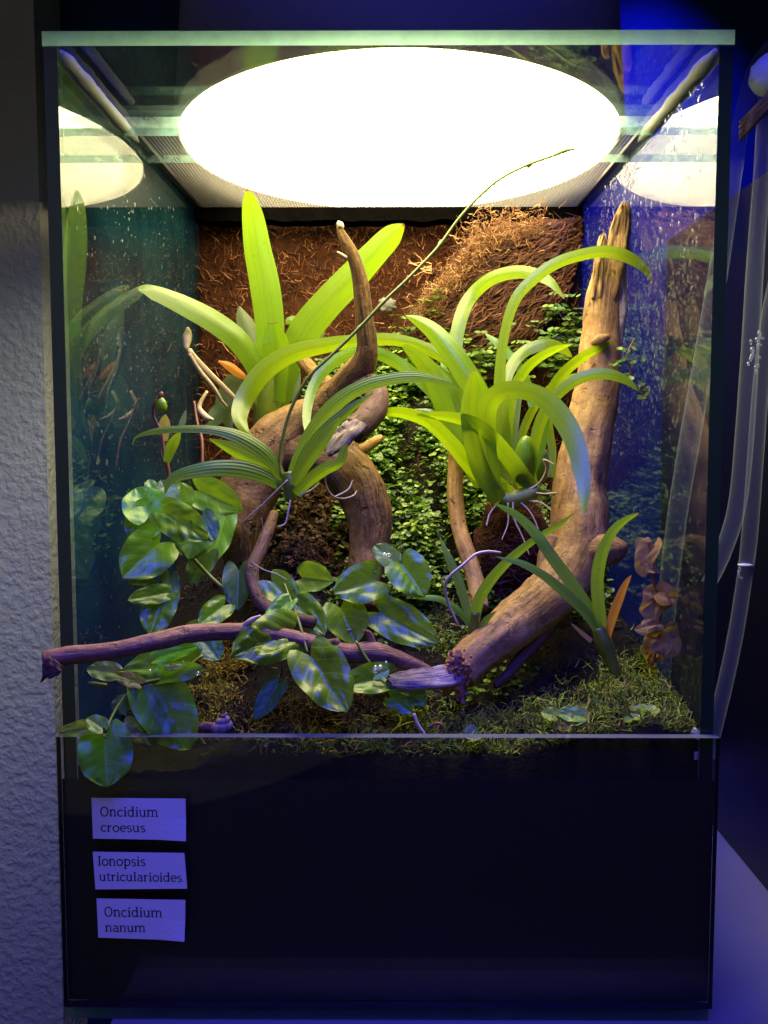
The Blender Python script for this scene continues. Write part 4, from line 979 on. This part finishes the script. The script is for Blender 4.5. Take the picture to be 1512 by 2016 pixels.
limb('stem', Y([(1178, 1235, 24), (1188, 1262, 32), (1200, 1292, 26), (1212, 1325, 20)], [.036, .035]), M_stemG, s1, rings=14, sides=10)
sb = [
 (Y([(930, 1238, 14), (918, 1195, 18), (904, 1148, 20), (886, 1105, 17), (874, 1078, 10), (866, 1058, 2)], [.052, .060, .068]), dict(roll=-.1, fold=.08, label='upright blue grey leaf')),
 (Y([(934, 1236, 20), (942, 1185, 24), (970, 1138, 22), (1015, 1092, 18), (1060, 1058, 14), (1100, 1034, 11), (1130, 1010, 2)], [.05, .046, .05]), dict(roll=.4)),
 (Y([(926, 1230, 12), (900, 1200, 14), (868, 1180, 13), (838, 1176, 10), (812, 1178, 2)], [.05, .044]), dict(roll=.5)),
 (Y([(944, 1242, 12), (956, 1222, 14), (966, 1212, 9), (976, 1204, 2)], [.048, .046]), dict(roll=.2)),
]
s2 = clump('seedling_orchid', 'smaller seedling orchid with a blue grey leaf below the straight driftwood stick', 'orchid', (932, 1245, .052), sb, M_seed)
limb('stem', Y([(932, 1262, 16), (932, 1235, 22), (936, 1205, 20)], [.052, .05]), M_stemG, s2, rings=10, sides=9)
limb('aerial_root', Y([(986, 1088, 4), (960, 1086, 6), (935, 1092, 6), (912, 1112, 6), (886, 1134, 6), (876, 1156, 6), (884, 1192, 5), (903, 1232, 4)], [.044, .036, .045]), M_rootW, s2, rings=30, sides=8, rough=.08)

# ------------------------------------------------------------------ creepers with heart-shaped quilted leaves
H = M_heart; HY_ = M_heartY; HD = M_heartD
def creeper(label, base, leaves, stems):
    t = thing('heart_leaf_creeper', label, 'creeper', P(*base), 'quilted heart leaf creepers')
    for i, L in enumerate(leaves):
        b, tp, wd = L[0], L[1], L[2]; o = dict(L[3]) if len(L) > 3 else {}
        m = o.pop('mat', H); st_ = o.pop('stalk', None)
        if st_: o['stalk'] = st_
        lab = o.pop('label', None)
        q = heart('leaf', b, tp, wd, m, t, seed=i + base[0] * .01, **o)
        if lab: q['label'] = lab
    for s_ in stems: limb('stem', s_, M_stemG, t, rings=26, sides=7, rough=.1)
    return t
creeper('creeper with blue sheened leaves spilling over the middle of the front branch', (700, 1240, .03), [
 ((778, 1108, .050), (737, 1074, .046), 40, dict(mat=HY_, roll=.4, quilt=.8)),
 ((786, 1104, .046), (835, 1174, .036), 78, dict(roll=-.35, fold=.32, quilt=1.3)),
 ((748, 1140, .046), (659, 1168, .036), 74, dict(roll=.45, quilt=1.2)),
 ((590, 1138, .054), (655, 1146, .046), 56, dict(roll=.5, fold=.5, quilt=.4)),
 ((530, 1140, .050), (588, 1196, .040), 62, dict(roll=-.3, quilt=.8)),
 ((580, 1184, .042), (638, 1250, .028), 66, dict(roll=.2, quilt=1.5)),
 ((668, 1190, .044), (700, 1268, .032), 82, dict(roll=-.3, fold=.45, quilt=.5)),
 ((738, 1200, .042), (860, 1266, .026), 78, dict(roll=.3, fold=.3, quilt=.9)),
 ((585, 1240, .026), (458, 1290, .004), 92, dict(roll=.45, quilt=2.2, label='large deeply quilted leaf hanging over the branch')),
 ((605, 1282, .016), (682, 1400, -.002), 104, dict(roll=-.25, quilt=1.0, fold=.35, label='large leaf lit strongly blue')),
 ((770, 1332, .018), (672, 1350, .006), 56, dict(roll=.5, quilt=.5, fold=.4)),
 ((735, 1330, .014), (766, 1318, .012), 30, dict(mat=HY_, roll=.3, quilt=.6)),
 ((572, 1182, .036), (522, 1230, .022), 30, dict(mat=HY_, roll=.7, fold=.6, quilt=1.6, label='young bright folded leaf with droplets')),
 ((782, 1342, .024), (838, 1388, .014), 46, dict(roll=.3, quilt=.6)),
 ((766, 1372, .016), (812, 1404, .010), 34, dict(roll=.2)),
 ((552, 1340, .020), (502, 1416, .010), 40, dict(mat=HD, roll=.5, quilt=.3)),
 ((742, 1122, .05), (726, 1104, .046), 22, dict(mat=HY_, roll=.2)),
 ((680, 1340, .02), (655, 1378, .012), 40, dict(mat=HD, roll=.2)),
], [Y([(790, 1090, 5), (782, 1130, 6), (760, 1180, 6), (742, 1215, 6), (700, 1240, 6), (640, 1240, 6), (590, 1240, 6)], [.05, .04, .03]), Y([(790, 1100, 4), (792, 1080, 6), (796, 1072, 2)], [.05, .05]), Y([(700, 1262, 6), (740, 1320, 6), (790, 1350, 5), (830, 1390, 5), (845, 1420, 4)], [.02, .012, .02]), Y([(560, 1150, 5), (575, 1190, 6), (590, 1230, 6), (605, 1285, 5)], [.045, .03, .016])])
creeper('creeper of large bright leaves piled against the left glass', (330, 1120, .08), [
 ((322, 1062, .070), (243, 1136, .052), 96, dict(roll=.2, quilt=.5, label='big smooth pale leaf')),
 ((296, 1022, .078), (268, 962, .070), 84, dict(roll=-.3, quilt=.7)),
 ((300, 1000, .074), (262, 1070, .066), 74, dict(roll=-.2, quilt=.5)),
 ((318, 1006, .064), (408, 1062, .050), 72, dict(roll=-.3, quilt=1.6)),
 ((345, 1000, .085), (356, 950, .080), 66, dict(roll=.4, quilt=.6)),
 ((382, 962, .092), (474, 1004, .080), 68, dict(roll=-.25, quilt=.5, fold=.3)),
 ((446, 1008, .100), (415, 1112, .088), 52, dict(mat=HY_, roll=.3, quilt=.3)),
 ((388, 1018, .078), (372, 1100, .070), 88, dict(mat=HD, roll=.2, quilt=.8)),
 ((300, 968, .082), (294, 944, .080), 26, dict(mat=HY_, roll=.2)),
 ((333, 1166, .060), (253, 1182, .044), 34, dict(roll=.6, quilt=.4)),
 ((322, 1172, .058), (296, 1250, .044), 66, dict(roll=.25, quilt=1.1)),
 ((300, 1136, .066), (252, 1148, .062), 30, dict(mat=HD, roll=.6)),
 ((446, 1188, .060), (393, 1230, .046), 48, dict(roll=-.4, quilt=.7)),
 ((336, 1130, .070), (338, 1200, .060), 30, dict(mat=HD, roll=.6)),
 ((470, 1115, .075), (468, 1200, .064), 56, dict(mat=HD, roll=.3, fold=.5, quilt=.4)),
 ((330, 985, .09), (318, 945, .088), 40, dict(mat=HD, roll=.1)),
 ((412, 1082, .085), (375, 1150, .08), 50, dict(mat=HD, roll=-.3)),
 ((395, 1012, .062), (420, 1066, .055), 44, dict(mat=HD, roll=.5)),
 ((398, 1236, .05), (362, 1248, .045), 34, dict(roll=.5)),
], [Y([(352, 960, 7), (345, 1010, 8), (350, 1060, 8), (390, 1110, 8), (430, 1150, 8), (470, 1180, 7)], [.085, .08, .075, .07]), Y([(345, 1060, 6), (325, 1110, 7), (320, 1165, 7), (330, 1230, 6)], [.08, .06])])
creeper('creeper trailing in the lower front corner with one oval leaf hanging outside the glass', (290, 1380, .0), [
 ((388, 1300, .024), (246, 1320, .002), 62, dict(roll=.75, quilt=.7, fold=.15, label='flat leaf dotted with water drops')),
 ((292, 1338, .006), (372, 1474, .002), 112, dict(roll=.2, quilt=.5, fold=.12, lobe=.22, flat=.25, label='broad leaf with blue lower half pressed to the glass')),
 ((206, 1445, -.012), (211, 1547, -.010), 104, dict(roll=.15, quilt=.3, fold=.1, lobe=.42, ovate=.40, flat=.35, label='round leaf hanging outside the glass')),
 ((190, 1430, -.012), (116, 1442, -.012), 30, dict(mat=HY_, roll=.4, fold=.5, quilt=.3)),
 ((205, 1436, -.014), (172, 1414, -.014), 32, dict(mat=HY_, roll=.6, quilt=.3)),
 ((232, 1326, .006), (172, 1316, .004), 34, dict(mat=M_heartY, roll=.6, quilt=.6)),
 ((278, 1348, .008), (224, 1326, .004), 26, dict(mat=M_yellow, roll=.5)),
 ((305, 1296, .010), (390, 1272, .008), 26, dict(roll=.85, quilt=.3)),
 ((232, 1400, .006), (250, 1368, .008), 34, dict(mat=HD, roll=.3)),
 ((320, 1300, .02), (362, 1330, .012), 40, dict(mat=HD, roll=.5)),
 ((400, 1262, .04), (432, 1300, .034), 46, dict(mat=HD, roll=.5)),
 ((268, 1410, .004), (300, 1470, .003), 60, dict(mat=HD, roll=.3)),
], [Y([(400, 1290, 7), (340, 1330, 7), (270, 1350, 7), (232, 1390, 6), (207, 1440, 6)], [.02, .008, .002, -.013]), Y([(210, 1350, 8), (180, 1346, 9), (175, 1346, 4)], [.004, .002])])
gs = []
rg = random.Random(6)
for cx_, cy__, d, n_, sx, sy in ((345, 1318, .008, 12, 30, 8), (590, 1216, .022, 0, 0, 0), (752, 1314, .010, 6, 9, 4), (757, 1092, .046, 4, 9, 4)):
    for i in range(n_):
        p = P(cx_ + rg.gauss(0, sx), cy__ + rg.gauss(0, sy), d - .002); r_ = rg.uniform(.0006, .0014); gs.append(ellipsoid(p, r_, r_, r_ * .8, 8, 6))
m = merge(*gs); tag(mk('water_drops', m[0], m[1], M_drop, None, m[2]), 'clear water drops lying on the creeper leaves', None, None, 'stuff')
# ------------------------------------------------------------------ dried plant, sprig, snail shell
dp = thing('dried_plant', 'withered brown plant with crumpled leaves by the right glass', 'dry plant', P(1290, 1300, .05))
limb('stem', Y([(1284, 1310, 7), (1296, 1250, 6), (1298, 1190, 6), (1286, 1140, 6), (1278, 1090, 6), (1274, 1062, 4)], [.05, .055]), M_stemR, dp, rings=26, sides=7, rough=.15)
def crumple(b, t, wd, seed, roll=.3, mat=M_dry):
    o = heart('leaf', b, t, wd, mat, dp, roll=roll, fold=.5, quilt=2.0, curl=.3, seed=seed)
    me = o.data; off = root_off(o); rs = Vector((seed * 3.1, seed, 0))
    for vv in me.vertices:
        q = vv.co * 130; vv.co += Vector((noise.noise(q + rs), noise.noise(q + rs + Vector((9, 0, 0))), noise.noise(q + rs + Vector((0, 9, 0))))) * .0034
for i, a in enumerate((((1282, 1066, .055), (1262, 1128, .05), 44, .2), ((1290, 1130, .054), (1270, 1100, .05), 30, .4), ((1300, 1160, .054), (1282, 1215, .046), 56, .1), ((1294, 1170, .05), (1334, 1178, .045), 42, .3), ((1302, 1226, .05), (1256, 1236, .044), 30, .5), ((1300, 1232, .05), (1312, 1296, .046), 62, .2), ((1296, 1256, .056), (1276, 1306, .05), 46, .3))):
    crumple(a[0], a[1], a[2], i + 1, a[3])
sp = thing('leafy_sprig', 'tiny leaved sprig growing out beside the driftwood trunk', 'sprig', P(1236, 770, .125))
limb('stem', Y([(1276, 782, 4), (1256, 768, 5), (1244, 752, 5), (1240, 722, 5), (1236, 696, 4), (1248, 668, 3)], [.115, .12]), M_stemR, sp, rings=24, sides=6)
S = Strands(); rg = random.Random(8)
for c in ((1248, 668), (1243, 684), (1226, 688), (1232, 690), (1214, 716), (1205, 720), (1226, 712), (1236, 708), (1250, 712), (1258, 705), (1240, 742), (1234, 744), (1258, 756), (1264, 760), (1256, 770), (1268, 768), (1276, 768), (1268, 782), (1262, 780)):
    for k in range(2):
        S.leaf(P(c[0] + rg.gauss(0, 4), c[1] + rg.gauss(0, 3), .117 + rg.gauss(0, .002)), Vector((rg.gauss(0, .4), rg.gauss(-.5, .3), 1)).normalized(), Vector((rg.gauss(0, 1), -1, 0)), rg.uniform(.0036, .0052), rg.uniform(.5, 1))
S.build('small_leaves', M_cover, sp)['kind'] = 'stuff'
# snail shell
sh = thing('snail_shell', 'small striped brown snail shell lying on the moss by the front glass', 'snail shell', P(436, 1428, .008))
def coil():
    V, Fc, UV = [], [], []; n, sd = 60, 12; c = P(436, 1424, .008)
    for i in range(n):
        q = i / (n - 1); a = q * 3.2 * 6.283; rr = .0054 * (1 - q) ** .9 + .0003; tr_ = .0029 * (1 - q) ** .9 + .0002
        ctr = c + Vector((math.cos(a) * rr * .62 + .002 * q, math.sin(a) * rr * .62, -.004 + .0095 * q))
        rad = Vector((math.cos(a), math.sin(a), 0))
        for k in range(sd):
            g = 6.2832 * k / sd; V.append(ctr + (rad * math.cos(g) + Vector((0, 0, 1)) * math.sin(g)) * tr_); UV.append((k / sd, q * 3))
    for i in range(n - 1):
        for k in range(sd):
            a = i * sd + k; b = i * sd + (k + 1) % sd; Fc.append((a, b, b + sd, a + sd))
    return V, Fc, UV
V, Fc, UV = coil(); mk('shell', V, Fc, wood_mat('shell', (.16, .09, .07), (.40, .28, .24), (.55, .42, .38), su=.4, sv=9, bump=.2), sh, UV)
tag(limb('wood_chip', Y([(392, 1436, 8), (402, 1431, 18), (420, 1432, 16), (432, 1437, 5)], [.007, .008]), M_woodF, None, rings=12, sides=8, rough=.3), 'small pinkish wood chip beside the snail shell', 'wood chip')

# ------------------------------------------------------------------ ground cover of tiny round leaves, moss, litter
def cover(name, label, n, region, size, seed, lift=.010, rndc=(.5, .25)):
    S = Strands(); rg = random.Random(seed); c = 0; tries = 0
    while c < n and tries < n * 30:
        tries += 1
        x, y_ = rg.uniform(*region[0]), rg.uniform(*region[1])
        dens = noise.noise(Vector((x * 30, y_ * 30, seed)))
        if not region[2](x, y_, dens, rg): continue
        c += 1; z = soil_h(x, y_); nn = soil_n(x, y_)
        h = rg.random() ** .7 * lift * (1.0 + .8 * dens)
        p = Vector((x, y_, z)) + Vector((nn.x * .4, nn.y * .6, 1)).normalized() * (h + .001)
        p.y = min(p.y, board_y(p.x, p.z) - .003) if p.y > .26 else p.y
        ln = Vector((rg.gauss(0, .45), rg.gauss(-.25, .4), 1)).normalized()
        r_ = min(1, max(0, rg.gauss(*rndc) + .5 * dens))
        s_ = rg.uniform(*size)
        S.leaf(p, ln, Vector((rg.gauss(0, 1), rg.gauss(0, 1), 0)), s_, r_)
        if rg.random() < .7:
            a = rg.uniform(0, 6.28); S.leaf(p + Vector((math.cos(a), math.sin(a), .2)) * s_ * .8, (ln + Vector((rg.gauss(0, .3), rg.gauss(0, .3), 0))).normalized(), Vector((math.cos(a), math.sin(a), 0)), s_ * .85, min(1, r_ + .1))
        if rg.random() < .35: S.add([Vector((x + rg.gauss(0, .004), y_, z)), p.lerp(Vector((x, y_, z)), .4) + Vector((rg.gauss(0, .002), 0, 0)), p], .00025, .0, False)
    return tag(S.build(name, M_cover), label, None, None, 'stuff')
def reg_mid(x, y_, d, rg):
    if x < -.035 and y_ < .19: return False
    if x < -.055: return False
    return rg.random() < max(.10, min(1, (d + .3 * noise.noise(Vector((x * 110, y_ * 110, 3))) - (-.30 if y_ > .215 else -.10 if y_ > .17 else .14)) * 3 + .5))
cover('ground_cover', 'carpet of tiny round green leaves on the slope behind the orchids', 11500, ((-.06, .137), (.125, .288), reg_mid), (.0022, .0050), 4, .016, (.55, .28))
cover('ground_cover', 'sparse tiny round leaves in the shaded hollow under the orchids', 260, ((-.01, .08), (.055, .14), lambda x, y_, d, rg: d > -.1), (.0026, .0042), 14, .008, (.4, .2))
def reg_lft(x, y_, d, rg): return d > -.1
cover('ground_cover', 'tiny leaves around the foot of the broad leaved orchid', 260, ((-.10, -.045), (.19, .235), reg_lft), (.0028, .0044), 24, .008, (.55, .2))
# leaves climbing up the fibre board and the slab
S = Strands(); rg = random.Random(31)
for cx_, cy__, sx, sy, n_, d in ((840, 610, 12, 22, 10, .262), (800, 660, 30, 16, 26, .276), (870, 700, 40, 20, 60, .258), (990, 700, 60, 20, 70, .255), (1110, 640, 22, 28, 70, .252), (1090, 690, 40, 20, 90, .245), (1040, 640, 26, 10, 8, .255), (770, 690, 26, 14, 22, .278), (955, 705, 30, 12, 30, .25)):
    for i in range(n_):
        p = P(cx_ + rg.gauss(0, sx), cy__ + rg.gauss(0, sy), d - rg.random() * .006)
        ln = Vector((rg.gauss(0, .4), rg.gauss(-.5, .3), .9)).normalized(); s_ = rg.uniform(.0034, .0058)
        S.leaf(p, ln, Vector((1, 0, 0)), s_, rg.uniform(.2, .9)); S.leaf(p + Vector((s_ * .85, 0, 0)), ln, Vector((1, 0, 0)), s_, rg.uniform(.2, .9))
        if rg.random() < .3: S.add([p, p + Vector((rg.gauss(0, .006), .004, -.008))], .00025, 0.0, False)
tag(S.build('climbing_cover', M_cover), 'tiny round leaves climbing up the fern slab and board', None, None, 'stuff')
# wisps over the ground cover
def moss(name, label, mat, patches, seed, length=(.004, .013), rad=(.00025, .0007), up=.55, w=.6):
    S = Strands(); rg = random.Random(seed)
    for (cx_, cy__, sx, sy, n_, lo, hi) in patches:
        for i in range(int(n_ * 1.35)):
            p = on_soil(cx_ + rg.gauss(0, sx), cy__ + rg.gauss(0, sy))
            if p is None or noise.noise(p * 70 + Vector((seed, 0, 0))) < rg.uniform(-.35, .12): continue
            p = p + Vector((0, 0, rg.random() * (.004 + .009 * max(0, noise.noise(p * 45 + Vector((3, seed, 0))))) - .001))
            p.x = max(-.141, min(.141, p.x)); p.y = max(.002, p.y)
            d = Vector((rg.gauss(0, .8), rg.gauss(-.2, .6), abs(rg.gauss(up, .4))))
            S.wiggle(p, d, rg.uniform(*length), rg.uniform(*rad), rg.uniform(lo, hi), 4, w)
    for i, vv in enumerate(S.V):
        if vv.y < .0005: vv.y = .0005
        if vv.x > .1432: vv.x = .1432
        if vv.x < -.1432: vv.x = -.1432
    return tag(S.build(name, mat), label, None, None, 'stuff')
moss('moss', 'tangled yellow brown moss in the right front corner', M_moss, [(1290, 1370, 40, 34, 1100, .3, 1.0), (1200, 1390, 55, 26, 700, .2, 1.0), (1100, 1420, 80, 16, 700, .2, .9), (980, 1440, 60, 10, 460, .1, .9), (1230, 1330, 30, 18, 160, .4, 1.0), (1330, 1420, 16, 26, 140, .2, .9), (1180, 1450, 120, 8, 420, .2, .9), (900, 1440, 60, 8, 240, .2, .9)], 5)
moss('moss', 'moss carpet along the front glass', M_moss, [(800, 1470, 140, 10, 820, .3, 1.0), (830, 1420, 40, 16, 260, .3, .9), (1080, 1480, 150, 8, 520, .2, .9), (560, 1450, 110, 12, 160, .0, .4), (330, 1440, 70, 12, 120, .0, .5)], 6)
moss('golden_moss', 'golden moss clump under the front branch', M_mossY, [(420, 1380, 18, 22, 900, .3, 1.0), (450, 1300, 24, 22, 600, .1, .8), (410, 1410, 22, 16, 260, .3, 1.0), (470, 1430, 24, 10, 160, .3, .8), (225, 1370, 14, 16, 160, .0, .6), (440, 1340, 22, 20, 200, .1, .7)], 7, (.003, .008), (.0004, .0009))
moss('moss', 'greenish moss around the smaller seedling', M_moss, [(860, 1220, 26, 22, 240, .2, 1.0), (870, 1270, 26, 16, 200, .3, .9), (940, 1260, 24, 10, 120, .2, .8), (850, 1370, 30, 20, 120, .1, .7)], 8, (.004, .010))
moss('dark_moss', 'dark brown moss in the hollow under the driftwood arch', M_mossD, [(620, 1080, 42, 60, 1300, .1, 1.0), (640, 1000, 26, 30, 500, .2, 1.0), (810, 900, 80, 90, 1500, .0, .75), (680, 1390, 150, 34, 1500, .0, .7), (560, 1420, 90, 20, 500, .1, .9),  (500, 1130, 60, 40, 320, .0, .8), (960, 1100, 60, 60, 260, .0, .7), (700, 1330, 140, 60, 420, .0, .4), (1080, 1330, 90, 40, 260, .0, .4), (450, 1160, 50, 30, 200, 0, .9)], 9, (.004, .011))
gs = []; rg = random.Random(77)
for i in range(190):
    p = on_soil(620 + rg.gauss(0, 40), 1075 + rg.gauss(0, 48))
    if p: gs.append(ellipsoid(p + Vector((0, -.002, .002)), *(rg.uniform(.0007, .0026) for _ in range(3)), 8, 6, None, 1.3, i))
m = merge(*gs); tag(mk('bark_chips', m[0], m[1], simple('bark_chip', (.06, .028, .013), .9, 1.0, 500, var=.7), None, m[2]), 'crumbly brown bark bits in the hollow under the driftwood arch', None, None, 'stuff')
moss('straw_litter', 'fine dry stems tangled on the left bank below the grey leaved orchid', M_mossY, [(415, 860, 24, 40, 240, .0, .5), (400, 900, 16, 30, 140, .0, .5), (560, 770, 30, 14, 120, .0, .4)], 15, (.006, .016), (.0003, .0006))
# fresh herb and fallen leaves at the front
hb = thing('small_herb', 'bright green three lobed herb by the right front corner of the glass', 'herb', P(1262, 1450, .004))
rg = random.Random(41)
for c in ((1248, 1452), (1268, 1462), (1290, 1456), (1300, 1434), (1322, 1432), (1262, 1414), (1246, 1424), (1282, 1438), (1230, 1450), (1310, 1442), (1255, 1404), (1278, 1406)):
    S = Strands(); p = P(c[0], c[1] - 4, .006 + rg.random() * .010)
    for k in (-1, 0, 1):
        a = 1.57 + k * 1.1 + rg.gauss(0, .2); d = Vector((math.cos(a), -.8 * math.sin(a) + .2, math.sin(a)))
        S.leaf(p + d * .0026, Vector((rg.gauss(0, .3), -.55, 1)).normalized(), d, .0056, rg.uniform(.8, 1.0), 8, .75)
    S.add([p, p + Vector((rg.gauss(0, .003), .003, -.010))], .00035, .4, False)
    S.build('leaf', M_cover, hb)
for i, (b, t_, wd, lab, mt) in enumerate((((1098, 1412, .012), (1066, 1402, .010), 20, 'small green fallen leaf on the front moss', M_heartY), ((1150, 1412, .012), (1094, 1404, .011), 22, 'narrow pointed green fallen leaf on the front moss', M_heartY), ((1098, 1418, .010), (1130, 1436, .008), 30, 'olive fallen leaf curled over the front moss', M_yellow), ((940, 1445, .006), (915, 1450, .005), 24, 'pale green leaf at the glass edge below the cut driftwood', M_leafG), ((1296, 1420, .012), (1318, 1432, .010), 24, 'tan curled fallen leaf in the right corner', M_dry), ((1130, 1402, .014), (1160, 1420, .012), 22, 'brown crinkled fallen leaf on the front moss', M_dry))):
    o = heart('fallen_leaf', b, t_, wd, mt, None, roll=.9, fold=.4, quilt=.8, seed=i * 3, flat=1.4); tag(o, lab, 'leaf')
S = Strands()
tag(limb('red_twig', Y([(846, 1432, 5), (858, 1424, 6), (870, 1428, 7), (873, 1446, 5)], [.008, .006]), M_stemR, None, rings=12, sides=7), 'small hooked red twig at the front glass', 'twig')
tag(limb('pale_twig', Y([(815, 1405, 7), (822, 1425, 7), (834, 1442, 6), (838, 1454, 4)], [.008, .005]), M_rootW, None, rings=12, sides=7), 'short pale twig standing at the front glass', 'twig')
